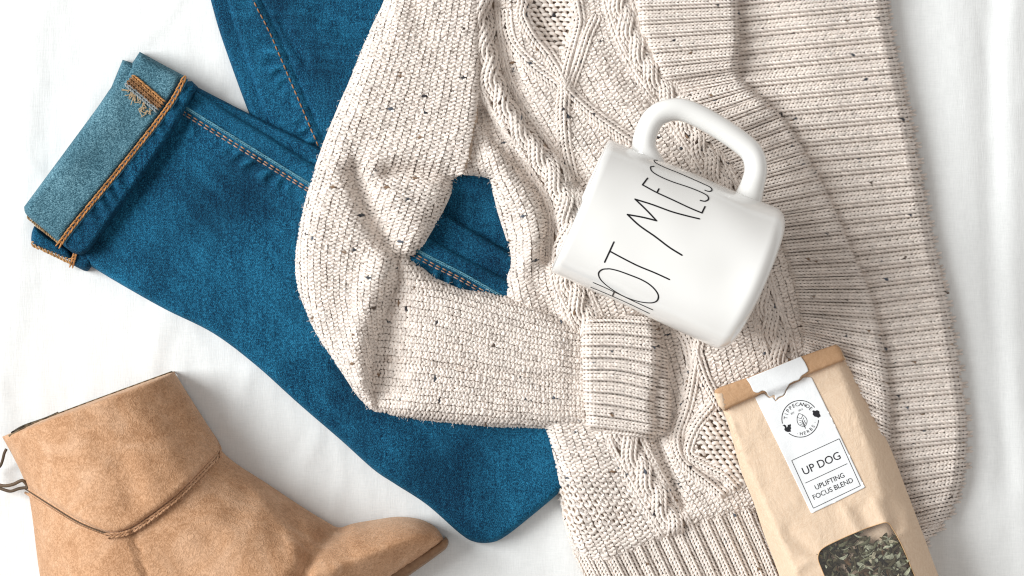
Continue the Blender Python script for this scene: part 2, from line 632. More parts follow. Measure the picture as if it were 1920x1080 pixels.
def mat_suede(name, a, b, c3):
    k = NT(name)
    big = k.noise(30, 4, .62, dist=1.3)
    nap = k.noise(560, 2, .55, dist=1.6)
    c = k.ramp(big, [(.28, a), (.5, b), (.72, c3)])
    c = k.mix(.27, c, k.ramp(nap, [(.40, tuple(x * .55 for x in a)), (.60, tuple(min(1, x * 1.25) for x in c3))]))
    nb = k.bump(nap, .5, .0011)
    return k.done(c, .92, k.bump(k.noise(1400, 2), .3, .0005, nb), .1, Sheen_Weight=.35, Sheen_Roughness=.4, Sheen_Tint=(1, .85, .7))
M_SUEDE = mat_suede('tan_suede', (.39, .195, .096), (.51, .285, .158), (.63, .395, .252))
k = NT('dark_leather'); M_LEATHER = k.done(k.ramp(k.noise(200), [(.3, (.06, .04, .025)), (.7, (.14, .095, .06))]), .6, k.bump(k.noise(800), .3, .0005))
k = NT('sole_rubber'); M_SOLE = k.done(k.ramp(k.noise(300), [(.3, (.20, .11, .06)), (.7, (.30, .18, .105))]), .6, k.bump(k.noise(900), .2, .0004))

def mat_paper(name, a, b, fib=1.0, rough=.75):
    k = NT(name)
    n1 = k.noise(1.0, 4, .6, k.map((900, 350, 900), (0, 0, .4)))
    n2 = k.noise(1700, 2)
    c = k.mix(.5, k.ramp(n1, [(.3, a), (.7, b)]), k.ramp(n2, [(.3, a), (.7, b)]))
    return k.done(c, rough, k.bump(n2, .25 * fib, .0003, k.bump(k.noise(75, 4, .6, dist=.8), .34 * fib, .003)), .3)
M_KRAFT = mat_paper('kraft_paper', (.66, .48, .335), (.79, .63, .48))
M_KRAFT_D = mat_paper('kraft_tape', (.46, .265, .14), (.58, .365, .215))
M_LABEL = mat_paper('label_paper', (.80, .82, .84), (.86, .87, .88), .3, .5)
k = NT('black_ink'); M_INK = k.done((.018, .018, .022), .6)
k = NT('glaze'); M_GLAZE = k.done(k.ramp(k.noise(30, 2), [(.3, (.80, .795, .775)), (.7, (.84, .835, .82))]), .16, k.bump(k.noise(18, 2), .05, .003), .5, Coat_Weight=.4, Coat_Roughness=.08)
k = NT('mug_ink'); M_MUGINK = k.done((.012, .012, .014), .3)
# bed sheet: fine woven cotton
k = NT('white_cotton')
w1 = k.noise(1.0, 3, .6, k.map((1500, 160, 500)))
w2 = k.noise(1.0, 3, .6, k.map((160, 1500, 500)))
wv = k.mix(.5, w1, w2)
M_SHEET = k.done(k.ramp(wv, [(.3, (.74, .755, .755)), (.7, (.84, .852, .852))]), .9, k.bump(wv, .35, .0006, k.bump(k.noise(1.0, 3, .5, k.map((40, 7, 10))), .25, .004)), .1)

# ------------------------------------------------------------------ the bed sheet
def sheet_z(X, Y):
    z = 1.6 * lump(X, Y * .4, 90, 1) + 1.2 * lump(X, Y * .7, 40, 2)
    z = z + ridge(X, Y, [(1765, -500), (1790, 0), (1810, 420), (1850, 800), (1900, 1500)], 45, 7, 60)
    z = z + ridge(X, Y, [(1905, -500), (1900, 0), (1895, 500), (1915, 900), (1950, 1500)], 28, 8, 30)
    z = z - ridge(X, Y, [(1855, -500), (1858, 0), (1865, 500), (1890, 900)], 20, 5)
    z = z + ridge(X, Y, [(120, -300), (60, 120), (30, 500), (-30, 800)], 40, 5)
    z = z + ridge(X, Y, [(330, 540), (300, 620), (285, 690)], 26, 5) + ridge(X, Y, [(470, 690), (445, 760), (430, 800)], 18, 3)
    for x0, y0, L_, an, am, w_ in WR:
        z = z + ridge(X, Y, [(x0, y0), (x0 + L_ * .5 * math.cos(an) + 8, y0 + L_ * .5 * math.sin(an)), (x0 + L_ * math.cos(an + .12), y0 + L_ * math.sin(an + .12))], w_, am, w_ * 1.8)
    return z - 6
WR = [(rng.uniform(-100, 700), rng.uniform(-100, 1000), rng.uniform(60, 260), rng.normal(1.65, .25), rng.uniform(-1.6, 2.4), rng.uniform(7, 15)) for _ in range(46)] + [(rng.uniform(1690, 2000), rng.uniform(-100, 1000), rng.uniform(80, 260), rng.normal(1.5, .15), rng.uniform(-1.5, 2.4), rng.uniform(8, 16)) for _ in range(16)]
xs = np.arange(-900, 2860, 10.0); ys = np.arange(-700, 1800, 10.0)
GX, GY = np.meshgrid(xs, ys)
GZ = sheet_z(GX, GY)
V = np.stack([GX, -GY, GZ], -1).reshape(-1, 3)
Vw = np.empty_like(V); Vw[:, 0] = (V[:, 0] - 960) * S; Vw[:, 1] = (V[:, 1] + 540) * S; Vw[:, 2] = V[:, 2] * S
idx = np.arange(GX.size).reshape(GX.shape)
F = np.stack([idx[:-1, :-1], idx[1:, :-1], idx[1:, 1:], idx[:-1, 1:]], -1).reshape(-1, 4)
bed = mesh_obj('bed_sheet', Vw, F, M_SHEET)
bed['kind'] = 'structure'
bed['label'] = 'white cotton bed sheet with soft creases under everything'

# ------------------------------------------------------------------ jeans
jeans = thing('jeans', 'dark blue denim jeans with one leg cuffed, lying under the knitted cardigan', 'jeans')
S1 = spline([(462, -60), (487, 0), (517, 60), (560, 160), (607, 270), (625, 310)], step=6)
S2 = spline([(345, 200), (465, 274), (583, 347), (690, 412), (787, 472), (870, 515), (960, 567)], step=6)

O1b = spline([(378, -60), (378, -60), (395, 0), (412, 60), (440, 140), (467, 212), (490, 262), (490, 262), (560, 300), (600, 200), (560, -60), (560, -60)], True)
h1b = HF(O1b, lambda X, Y, d: -4 + 17 * rnd(d, 8))
sheet('leg_back_layer', O1b, h1b, M_DENIM, jeans, 14, zbot=-6)
O1 = spline([(408, -60), (408, -60), (425, 0), (443, 60), (470, 140), (500, 223), (530, 290), (530, 290), (700, 420), (960, 560), (1010, 520), (1010, 300), (900, 100), (800, -60), (800, -60)], True)
def z1(X, Y, d):
    ds, a, sd = pdist(X, Y, S1)
    z = 10 + 14 * rnd(d, 9)
    left = sd > 0
    z += np.where(left, 3.0 * np.exp(-(ds / 18) ** 2), -2 * np.exp(-(ds / 5) ** 2))
    z += np.where(left, 6.5 * np.exp(-((ds - 24) / 14) ** 2) * np.sin(a / 4.9 + 1.5 * np.sin(a / 17) + 1.1 * np.sin(a / 41 + ds / 9)) * (.55 + .45 * np.sin(a / 27 + 1)), 0)
    z -= 7 * np.exp(-(ds / 2.6) ** 2)
    z += ridge(X, Y, [(530, 40), (548, 80), (575, 115)], 7, -6, 12) + ridge(X, Y, [(600, 20), (660, 60), (700, 70)], 16, -3)
    z += ridge(X, Y, [(560, 120), (640, 130), (690, 110)], 14, 3) + ridge(X, Y, [(590, 60), (640, 80)], 12, 3)
    z += ridge(X, Y, [(480, 222), (600, 280), (720, 338), (823, 398), (985, 494)], 13, -9)
    return z + 1.2 * lump(X, Y, 45, 3)
h1 = HF(O1, z1, blur=1)
def wear1(X, Y):
    ds, a, sd = pdist(X, Y, S1)
    return (sd > 0) * (.5 * np.exp(-((ds - 24) / 15) ** 2) * np.clip(np.sin(a / 4.9 + 1.5 * np.sin(a / 17) + 1.1 * np.sin(a / 41 + ds / 9)) * (.55 + .45 * np.sin(a / 27 + 1)), 0, 1) + .22 * np.exp(-(ds / 7) ** 2)) + np.clip(.34 * lump(X * .5 + Y * .5, (Y - X * .2) * 2, 30, 2), 0, .4)
leg1 = sheet('leg', O1, h1, M_DENIM, jeans, 5, zbot=-2, wear=wear1)
leg1['label'] = 'uncuffed blue denim leg running out at the top'
O2b = spline([(360, 158), (360, 158), (410, 184), (467, 213), (600, 277), (720, 335), (823, 395), (900, 440), (985, 490), (985, 490), (985, 600), (985, 600), (800, 470), (590, 330), (370, 190)], True)
def z2b(X, Y, d):
    return 8 + 26 * rnd(d, 8) + .8 * lump(X, Y, 35, 1) + ridge(X, Y, [(370, 170), (590, 307), (807, 445), (960, 528)], 11, -9)
h2b = HF(O2b, z2b)
sheet('leg_back_layer', O2b, h2b, M_DENIM, jeans, 9, zbot=0)
O2 = spline([(330, 200), (330, 200), (366, 168), (366, 168), (480, 238), (590, 307), (700, 377), (807, 445), (960, 528), (1080, 600), (1080, 600), (1110, 760), (1075, 890), (1052, 920), (1002, 963), (950, 1004), (922, 1017), (890, 1016), (862, 1000), (800, 946), (740, 907), (700, 880), (640, 826), (560, 757), (480, 685), (400, 625), (310, 580), (235, 538), (180, 505), (160, 490), (130, 440), (130, 440)], True)
def z2(X, Y, d):
    ds, a, sd = pdist(X, Y, S2)
    below = sd > 0
    z = 6 + 30 * rnd(d, 9)
    z += np.where(below, 0, 3.5 * rnd(ds, 6)) * np.clip(d / 8, 0, 1)
    z += 3.0 * np.exp(-(ds / 3.5) ** 2) - 2.5 * np.exp(-((ds - 7) / 2.2) ** 2) * below
    z += np.where(below, 7.0 * np.exp(-((ds - 27) / 13) ** 2) * np.sin(a / 4.9 + 1.6 * np.sin(a / 19) + 1.2 * np.sin(a / 47 + ds / 9)) * (.55 + .45 * np.sin(a / 31 + 2)), 0)
    z += ridge(X, Y, [(560, 760), (480, 688), (400, 628), (300, 580)], 7, 2)
    z += 2.4 * lump(X, Y, 75, 4) + ridge(X, Y, [(700, 840), (800, 880), (900, 960)], 40, 5)
    z += ridge(X, Y, [(190, 440), (270, 340), (330, 250)], 30, -6)
    z += ridge(X, Y, [(215, 505), (260, 530), (330, 575)], 8, -3)
    return z
h2 = HF(O2, z2, blur=1)
def wear2(X, Y):
    ds, a, sd = pdist(X, Y, S2)
    de = pdist(X, Y, O2, True)[0]
    return (sd > 0) * .5 * np.exp(-((ds - 28) / 14) ** 2) * np.clip(np.sin(a / 4.9 + 1.6 * np.sin(a / 19) + 1.2 * np.sin(a / 47 + ds / 9)) * (.55 + .45 * np.sin(a / 31 + 2)), 0, 1) + .30 * np.exp(-(ds / 4) ** 2) + .22 * np.exp(-(de / 7) ** 2) + .3 * np.exp(-(np.hypot(X - 215, Y - 525) / 45) ** 2) * np.exp(-(de / 22) ** 2) + np.clip(.34 * lump((X + Y) * .35, (X - Y) * 1.1, 46, 6), 0, .32) + .12 * np.exp(-((X * .62 - Y + 240) / 60) ** 2)
leg2 = sheet('leg', O2, h2, M_DENIM, jeans, 5.5, zbot=-4, wear=wear2)
leg2['label'] = 'blue denim leg with a turned up cuff and bent knee'
# seam threads
OR = (.36, .18, .09); PALE = (.42, .62, .70); ROSE = (.42, .26, .20)
y = Yarn()
dashes(y, h1, offset(S1, 11), 9, 4, 1.5, 1.6, OR)
y.build('topstitching', M_THREAD, leg1)
y = Yarn()
dashes(y, h2, offset(S2, 8), 9, 4, 1.5, 1.6, (.46, .26, .16))
dashes(y, h2, offset(S2, 13), 9, 4, 1.4, 1.4, ROSE)
y.build('topstitching', M_THREAD, leg2)
y = Yarn()
wale(y, h2, S2, 5, 4.5, 1.1, .6, var=.2, tint=(.10, .27, .36), fleck=0)
y.build('seam_ridge', M_THREAD, leg2)
# turned-up cuff: back edge, reversed band, denim hem strip, serged ends
Oc0 = spline([(206, 170), (206, 170), (230, 112), (230, 112), (252, 119), (252, 119), (262, 160), (240, 190)], True)
hc0 = HF(Oc0, lambda X, Y, d: 20 + 30 * rnd(d, 6))
cuff = sheet('cuff', spline([(45, 388), (45, 388), (110, 300), (180, 205), (212, 160), (232, 150), (242, 128), (262, 97), (262, 97), (300, 118), (347, 143), (347, 143), (322, 186), (298, 222), (213, 331), (140, 420), (113, 457), (113, 457), (80, 428), (50, 403)], True, 4),
             (hc := HF(spline([(45, 388), (45, 388), (110, 300), (180, 205), (212, 160), (232, 150), (242, 128), (262, 97), (262, 97), (300, 118), (347, 143), (347, 143), (322, 186), (298, 222), (213, 331), (140, 420), (113, 457), (113, 457), (80, 428), (50, 403)], True, 4),
              lambda X, Y, d: 26 + 36 * rnd(d, 9) + 1.6 * lump(X, Y, 40, 2) + ridge(X, Y, [(120, 330), (210, 215)], 24, 4) + ridge(X, Y, [(250, 140), (320, 190)], 16, -6) + ridge(X, Y, [(268, 122), (320, 150)], 8, 4))),
             M_DENIM_IN, jeans, 7, zbot=0)
cuff['label'] = 'pale reversed denim cuff turned up at the ankle'
sheet('cuff_back_edge', Oc0, hc0, M_DENIM_IN, cuff, 8, zbot=0)
CH = spline([(346, 146), (326, 184), (300, 221), (277, 251), (213, 331), (140, 420), (113, 456)], step=4)
Oh = np.vstack([offset(CH, 5)[3:-3], spline([(120, 462), (145, 478), (168, 471), (205, 420), (255, 350), (300, 285), (340, 222), (371, 163), (371, 163), (360, 152)], step=5)[::1]])
dtest = offset(CH, 5)
def zh(X, Y, d):
    ds, a, sd = pdist(X, Y, CH)
    return 22 + 40 * rnd(d, 8) + 8 * np.sin(a / 5.0 + 1.5 * np.sin(a / 21)) * (.6 + .4 * np.sin(a / 33)) * np.exp(-((ds - 20) / 14) ** 2)
hh = HF(Oh, zh)
hem = sheet('cuff_hem', Oh, hh, M_DENIM, cuff, 6, zbot=2)
y = Yarn()
hmix = HF(np.vstack([Oh, [(45, 388)]]), lambda X, Y, d: np.full(X.shape, 63.0), blur=0)
wale(y, hmix, CH, 9.0, 8.0, 1.8, 1.2, tint=(.40, .185, .062), fleck=0, var=.35)
rope(y, hmix, offset(CH, -6), 1.8, -1, (.05, .20, .33))
y.build('chain_stitch', M_THREAD, cuff)
y = Yarn()
for o_ in (-9, -2, 5, 11):
    wale(y, hc, offset(spline([(244, 150), (270, 172), (298, 196)], step=3), o_), 6, 7, 1.9, 2.2, tint=[(.42, .21, .08), (.26, .13, .055), (.20, .105, .05), (.22, .25, .26)][int((o_ + 9) / 6.5) % 4], fleck=0, var=.25)
for i in range(26):
    p0 = A((240, 160)) + rng.uniform(0, 1) * A((48, 46)) + rng.normal(0, 3, 2) + A((-4, 6))
    rope(y, hc, [p0, p0 + rng.normal(0, 5, 2), p0 + rng.normal(0, 5, 2) + (-4, 5)], .8, 3, (.45, .33, .2), 2, 4)
y.build('serged_seam', M_THREAD, cuff)
Ou = spline([(64, 424), (64, 424), (95, 446), (133, 470), (133, 470), (135, 488), (100, 474), (63, 458), (59, 440)], True, 4)
hu = HF(Ou, lambda X, Y, d: 4 + 26 * rnd(d, 9))
sheet('cuff_underside', Ou, hu, M_DENIM, cuff, 7, zbot=-4)
Or_ = spline([(133, 474), (133, 474), (146, 466), (176, 478), (174, 494), (167, 506), (159, 508), (131, 494), (131, 494)], True, 4)
hr = HF(Or_, lambda X, Y, d: 2 + 32 * rnd(d, 9))
sheet('cuff_underside', Or_, hr, M_DENIM, cuff, 7, zbot=-4)
y = Yarn()
hz0 = HF([(40, 380), (190, 380), (190, 520), (40, 520)], lambda X, Y, d: np.full(X.shape, 30.0), blur=0)
wale(y, hz0, spline([(53, 405), (75, 424), (108, 450)], step=3), 5, 8, 1.7, 2, tint=(.30, .19, .10), fleck=0, var=.25)
wale(y, hz0, spline([(66, 418), (85, 432), (105, 448)], step=3), 5, 8, 1.7, -4, tint=(.5, .36, .2), fleck=0, var=.25)
wale(y, hz0, spline([(62, 456), (85, 466), (131, 488)], step=3), 7, 12, 2.1, -14, tint=(.40, .22, .09), fleck=0, var=.2)
wale(y, hr, spline([(143, 470), (139, 482), (135, 496)], step=2), 6, 7, 1.8, 1, tint=(.42, .19, .065), fleck=0, var=.15)
y.build('serged_edge', M_THREAD, cuff)

# ------------------------------------------------------------------ cardigan
card = thing('cardigan', 'chunky oatmeal cable knit cardigan with dark flecks, laid over the jeans', 'cardigan')
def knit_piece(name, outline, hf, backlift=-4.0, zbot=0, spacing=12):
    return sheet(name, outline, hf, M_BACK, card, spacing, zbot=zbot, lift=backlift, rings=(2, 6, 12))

def ribs(Y, hf, net, outline, pitch, nv_cols=3, groove=True, L=7.0, slack_mid=-4, depth=7, jitter=.6, fleck=.012):
    """ribbing whose wales run across the net (along u), stacked along v"""
    _, _, vs, sv = net.lens()
    n = int(sv[-1] / pitch)
    ww = pitch / (nv_cols + (1.0 if groove else 0))
    us = np.linspace(-.22, net.K - 1, 60)
    for i in range(n):
        base = (i + .5) * pitch + rng.normal(0, jitter)
        for j in range(nv_cols):
            o = j - (nv_cols - 1) / 2
            v = np.interp(base + o * ww, sv, vs)
            path = net(us, np.full(60, v))
            wale(Y, hf, path, L=L, w=ww * 1.15, r=ww * .34, lift=2.4 - 4.4 * (o / max(1, (nv_cols - 1) / 2)) ** 2 if nv_cols > 1 else 2.2, outline=outline, slack=slack_mid + 4 * abs(o), fleck=fleck)
        if groove:
            v = np.interp(base + pitch / 2, sv, vs)
            path = net(us, np.full(60, v))
            wale(Y, hf, path, L=L, w=ww * 1.3, r=ww * .33, lift=-depth * .72, outline=outline, slack=1.0, fleck=.004)

# --- outer collar
OC = spline([(1350, -60), (1350, -60), (1655, -60), (1655, -60), (1661, 20), (1672, 80), (1690, 160), (1705, 230), (1718, 300), (1730, 370), (1742, 430), (1758, 500), (1772, 560), (1785, 630), (1797, 700), (1806, 760), (1810, 815), (1806, 870), (1795, 920), (1775, 965), (1748, 998), (1715, 1030), (1670, 1070), (1600, 1110), (1600, 1110), (1560, 1000), (1590, 850), (1590, 700), (1530, 480), (1440, 280), (1350, 130)], True, 6)
def zoc(X, Y, d):
    return -2 + 52 * rnd(d, 19) + 4 * lump(X, Y, 130, 5) + ridge(X, Y, [(1500, -60), (1560, 300), (1650, 600), (1700, 900)], 60, 8)
hoc = HF(OC, zoc, blur=2)
p_oc = knit_piece('shawl_collar', OC, hoc, backlift=-8, zbot=-6)
p_oc['label'] = 'wide ribbed collar edge lying flat on the sheet'
net = Net([[(1370, -50), (1378, 18), (1420, 165), (1490, 322), (1556, 462), (1622, 640), (1652, 795), (1652, 935), (1625, 1050), (1560, 1120)],
           [(1672, -76), (1674, -10), (1704, 138), (1732, 300), (1757, 440), (1797, 620), (1822, 780), (1816, 905), (1772, 1010), (1700, 1120)]])
y = Yarn(); ribs(y, hoc, net, OC, 31, 3, depth=8, slack_mid=-9, fleck=.008)
y.build('stitches', M_YARN, p_oc)

# --- body front
CA = [(900, -40), (905, 30), (913, 95), (926, 150), (952, 205), (986, 255), (1018, 305), (1046, 352), (1062, 405), (1062, 460), (1066, 520), (1085, 570), (1110, 630), (1140, 730), (1168, 810), (1195, 868), (1222, 918), (1250, 965), (1266, 992)]
CB = [(1150, -40), (1166, 20), (1186, 75), (1216, 130), (1250, 180), (1290, 236), (1335, 310), (1375, 400), (1410, 500), (1432, 570), (1452, 625), (1470, 690), (1490, 800), (1510, 930)]
OB = spline([(884, -60), (884, -60), (885, 60), (885, 150), (874, 230), (866, 300), (870, 324), (870, 324), (895, 326), (921, 331), (921, 331), (938, 400), (962, 480), (955, 520), (952, 560), (950, 640), (985, 760), (1020, 806), (1036, 860), (1050, 925), (1064, 990), (1085, 1040), (1140, 1070), (1140, 1070), (1300, 1000), (1440, 960), (1600, 900), (1600, 900), (1590, 650), (1530, 430), (1440, 250), (1330, 130), (1290, -60), (1290, -60)], True, 6)
SEAM = spline([(885, -60), (885, 60), (885, 150), (874, 230), (866, 300), (868, 322)], step=8)
VA = [(900, 215), (918, 242), (945, 277), (984, 322), (1010, 352), (1026, 392), (1031, 430), (1022, 482)]
VB = [(922, 20), (932, 70), (952, 145), (984, 213), (1020, 257), (1062, 293), (1085, 340)]
DI1 = [(968, -40), (984, 0), (981, 28), (1000, 66), (1028, 102), (1050, 138), (1058, 165), (1056, 215), (1060, 270), (1072, 330)]
DI2 = [(1072, -40), (1082, 10), (1086, 40), (1076, 80), (1062, 130), (1060, 160), (1092, 196), (1132, 228), (1180, 262)]
DI3 = [(948, 20), (952, 60), (966, 90), (1000, 125), (1040, 155)]
DI4 = [(1116, 30), (1102, 60), (1092, 90), (1082, 120), (1066, 160)]
DL1 = [(1308, 640), (1300, 700), (1288, 760), (1270, 815), (1275, 852), (1298, 880), (1330, 905), (1352, 925)]
DL2 = [(1300, 640), (1318, 700), (1335, 735), (1350, 760)]
DL3 = [(1336, 760), (1304, 800), (1288, 850), (1320, 872), (1356, 890), (1376, 910)]
DL4 = [(1300, 690), (1290, 640), (1262, 600), (1240, 570)]
MOSS1 = [(985, -60), (1075, -60), (1080, 30), (1062, 95), (1030, 92), (1000, 60), (990, 20)]
MOSS2 = [(1340, 770), (1400, 800), (1420, 920), (1366, 890), (1310, 850), (1312, 810)]
def zb_(X, Y, d):
    ds = pdist(X, Y, SEAM)[0]
    seam = np.exp(-(ds / 30) ** 2)
    hole = np.clip((640 - Y) / 60, 0, 1) * (1 - seam)
    drop = 62 * (1 - hole) * (1 - seam) + 34 * hole + 14 * seam
    r = 8 + 24 * (1 - seam)
    z = 64 - drop * (1 - rnd(d, r))
    z += ridge(X, Y, CA, 26, 9) + ridge(X, Y, CB, 24, 8)
    z += ridge(X, Y, VA, 15, -46, 12) + ridge(X, Y, VB, 24, -38, 13)
    z += ridge(X, Y, DI1, 12, 5) + ridge(X, Y, DI2, 12, 5) + ridge(X, Y, DL1, 12, 6) + ridge(X, Y, DL3, 12, 5)
    z += ridge(X, Y, [(930, 300), (975, 370), (1000, 430), (990, 490)], 24, 16)
    z += ridge(X, Y, [(975, 180), (1010, 235), (1060, 270)], 22, 8)
    z += ridge(X, Y, [(1010, -20), (1030, 25), (1044, 62)], 30, -32)
    z += ridge(X, Y, [(1090, 180), (1140, 210), (1190, 250)], 22, -7) + ridge(X, Y, [(1110, 110), (1160, 170), (1200, 220)], 24, 8)
    z += ridge(X, Y, [(1000, 505), (1010, 545), (1030, 570)], 16, -8)
    z += ridge(X, Y, [(1231, 825), (1246, 862), (1262, 900), (1280, 950)], 9, -17, 9)
    z += ridge(X, Y, [(1284, 820), (1285, 858), (1325, 890), (1356, 908)], 7, -9)
    z += ridge(X, Y, [(1268, 590), (1268, 700), (1262, 800)], 34, -20)
    z += ridge(X, Y, [(1330, 820), (1370, 860)], 30, 8)
    z += ridge(X, Y, [(1150, 800), (1110, 900), (1130, 960)], 34, 6)
    z += ridge(X, Y, [(1230, 190), (1290, 260), (1340, 330)], 18, -8)
    z = np.where((Y < 600) & (d > 5), np.maximum(z, 41), z)
    return z + 2.2 * lump(X, Y, 60, 6)
hb = HF(OB, zb_, blur=2)
p_b = knit_piece('front_panel', OB, hb, zbot=0, spacing=9)
p_b['label'] = 'purl knit front with cables and a diamond pattern'
net = Net([[(850, -60), (850, 120), (850, 300), (880, 440), (900, 560), (960, 740), (1010, 880), (1060, 1010), (1110, 1110)],
           [(900, -60), (920, 120), (990, 270), (1062, 400), (1070, 530), (1140, 720), (1200, 880), (1258, 975), (1310, 1070)],
           [(1020, -70), (1050, 100), (1120, 235), (1195, 360), (1240, 500), (1290, 690), (1340, 850), (1372, 920), (1420, 1020)],
           [(1150, -80), (1200, 80), (1290, 215), (1370, 340), (1410, 480), (1460, 650), (1495, 800), (1512, 900), (1540, 990)],
           [(1260, -90), (1330, 60), (1430, 180), (1520, 300), (1560, 440), (1600, 620), (1620, 780), (1630, 880), (1660, 970)]])
sp = lambda p: spline(p, step=6)
y = Yarn()
purl(y, hb, net, OB, skip=[(sp(CA), 21), (sp(CB), 20)] + [(sp(q), 8) for q in (DI1, DI2, DI3, DI4, DL1, DL2, DL3, DL4)], moss=(MOSS1, MOSS2))
y.build('stitches', M_YARN, p_b)
y = Yarn(); cable(y, hb, CA, 12, 118, 3, 8.5, 4.5, 3, .4, OB, 29)
y.build('cable', M_YARN, p_b)
y = Yarn(); cable(y, hb, CB, 11, 105, 3, 8, 4.5, 3, 1.2, OB, 26)
y.build('cable', M_YARN, p_b)
y = Yarn()
for q in (DI1, DI2, DI3, DI4, DL1, DL2, DL3, DL4):
    p = spline(q, step=4)
    for o_ in (-6.5, 1.5, 8.5):
        wale(y, hb, offset(p, o_), 7.5, 9.5, 2.7, 6.5 - .06 * o_ * o_, OB)
y.build('diamond_lines', M_YARN, p_b)
# moss stitch inside the diamonds: rounded knots
y = Yarn()
for poly in (MOSS1, MOSS2):
    P = A(poly)
    gx, gy = np.meshgrid(np.arange(P[:, 0].min(), P[:, 0].max(), 12.5), np.arange(P[:, 1].min(), P[:, 1].max(), 9))
    gx = gx + (np.arange(gx.shape[0]) % 2)[:, None] * 6.2
    gx, gy = gx.ravel() + rng.normal(0, .7, gx.size), gy.ravel() + rng.normal(0, .7, gx.size)
    m = inside(gx, gy, P); gx, gy = gx[m], gy[m]
    t = np.linspace(0, np.pi, 7)[None]
    an = rng.normal(.35, .25, (len(gx), 1))
    lx, ly = 5.8 * np.cos(t), -3.2 * np.sin(t)
    qx, qy = gx[:, None] + lx * np.cos(an) - ly * np.sin(an), gy[:, None] + lx * np.sin(an) + ly * np.cos(an)
    z = hb.z(qx, qy) + 1 + 5.5 * np.sin(t)
    y.tubes(np.stack([qx, -qy, z], -1), hb.n(qx, qy), np.full((1, 7), 3.7), yarn_cols(len(gx), 7, .01), 6)
y.build('moss_stitch', M_YARN, p_b)

# --- hem ribbing
OH = spline([(1062, 978), (1062, 978), (1110, 992), (1180, 984), (1240, 966), (1300, 948), (1370, 930), (1440, 905), (1440, 905), (1500, 1000), (1560, 1160), (1560, 1160), (1150, 1190), (1150, 1190), (1118, 1120), (1090, 1070), (1072, 1020)], True, 6)
def zhem(X, Y, d):
    dl = pdist(X, Y, spline([(1050, 960), (1068, 1010), (1092, 1070), (1120, 1130), (1150, 1200)], step=8))[0]
    return 58 - 56 * (1 - rnd(dl, 60)) - 8 * (1 - rnd(d, 8)) + 3 * lump(X, Y, 60, 2)
hhem = HF(OH, zhem, blur=2)
p_h = knit_piece('hem_ribbing', OH, hhem, backlift=-8, zbot=-6)
net = Net([[(1030, 985), (1080, 1090), (1135, 1200)], [(1095, 988), (1150, 1095), (1200, 1200)], [(1180, 980), (1232, 1090), (1286, 1200)], [(1280, 952), (1334, 1070), (1392, 1195)], [(1370, 925), (1424, 1045), (1480, 1180)], [(1460, 895), (1510, 1020), (1570, 1165)]])
# wales run along v here: swap the net
net_s = Net(np.transpose(net.P, (1, 0, 2)))
y = Yarn(); ribs(y, hhem, net_s, OH, 27, 3, depth=9, slack_mid=-1)
y.build('stitches', M_YARN, p_h)

# --- inner band
OI = spline([(1186, -60), (1186, -60), (1376, -60), (1376, -60), (1382, 0), (1386, 70), (1384, 125), (1400, 158), (1440, 193), (1480, 235), (1512, 290), (1540, 340), (1562, 385), (1585, 440), (1605, 490), (1625, 530), (1640, 580), (1655, 640), (1664, 690), (1669, 760), (1668, 850), (1660, 930), (1640, 1010), (1600, 1100), (1600, 1100), (1560, 1090), (1530, 950), (1518, 800), (1512, 690), (1500, 590), (1482, 510), (1458, 440), (1420, 372), (1370, 302), (1312, 242), (1260, 182), (1240, 140), (1218, 90), (1198, 36)], True, 6)
IL = spline([(1260, 182), (1312, 242), (1370, 302), (1420, 372), (1458, 440), (1482, 510), (1500, 590), (1512, 690), (1518, 800), (1530, 950)], step=8)
IL2 = spline([(1186, -60), (1198, 36), (1218, 90), (1240, 140), (1260, 182)], step=8)
def zin(X, Y, d):
    dl = np.minimum(pdist(X, Y, IL)[0], pdist(X, Y, IL2)[0])
    j = np.exp(-(dl / 24) ** 2)
    z = 84 - (44 * (1 - j) + 20 * j) * (1 - rnd(d, 15))
    z += ridge(X, Y, [(1240, 168), (1300, 160), (1350, 150), (1400, 140)], 16, -18) + ridge(X, Y, [(1420, 215), (1380, 245), (1330, 262)], 24, 8)
    z += ridge(X, Y, [(1530, 380), (1580, 500), (1630, 650), (1645, 800)], 34, 8) + ridge(X, Y, [(1480, 430), (1520, 560), (1545, 700)], 28, -7)
    return z + 2.5 * lump(X, Y, 80, 7)
hi = HF(OI, zin, blur=2)
p_i = knit_piece('button_band', OI, hi, backlift=-8, zbot=20)
p_i['label'] = 'ribbed front band curving past the mug'
net = Net([[(1185, -60), (1188, 72), (1215, 150), (1268, 262), (1345, 338), (1395, 410), (1435, 498), (1465, 575), (1485, 640), (1495, 725), (1490, 830), (1430, 990)],
           [(1400, -64), (1402, 58), (1404, 124), (1462, 186), (1530, 282), (1580, 382), (1622, 488), (1660, 584), (1684, 696), (1690, 808), (1680, 940), (1618, 1110)]])
y = Yarn(); ribs(y, hi, net, OI, 26, 3, depth=9, slack_mid=-7, fleck=.007)
y.build('stitches', M_YARN, p_i)

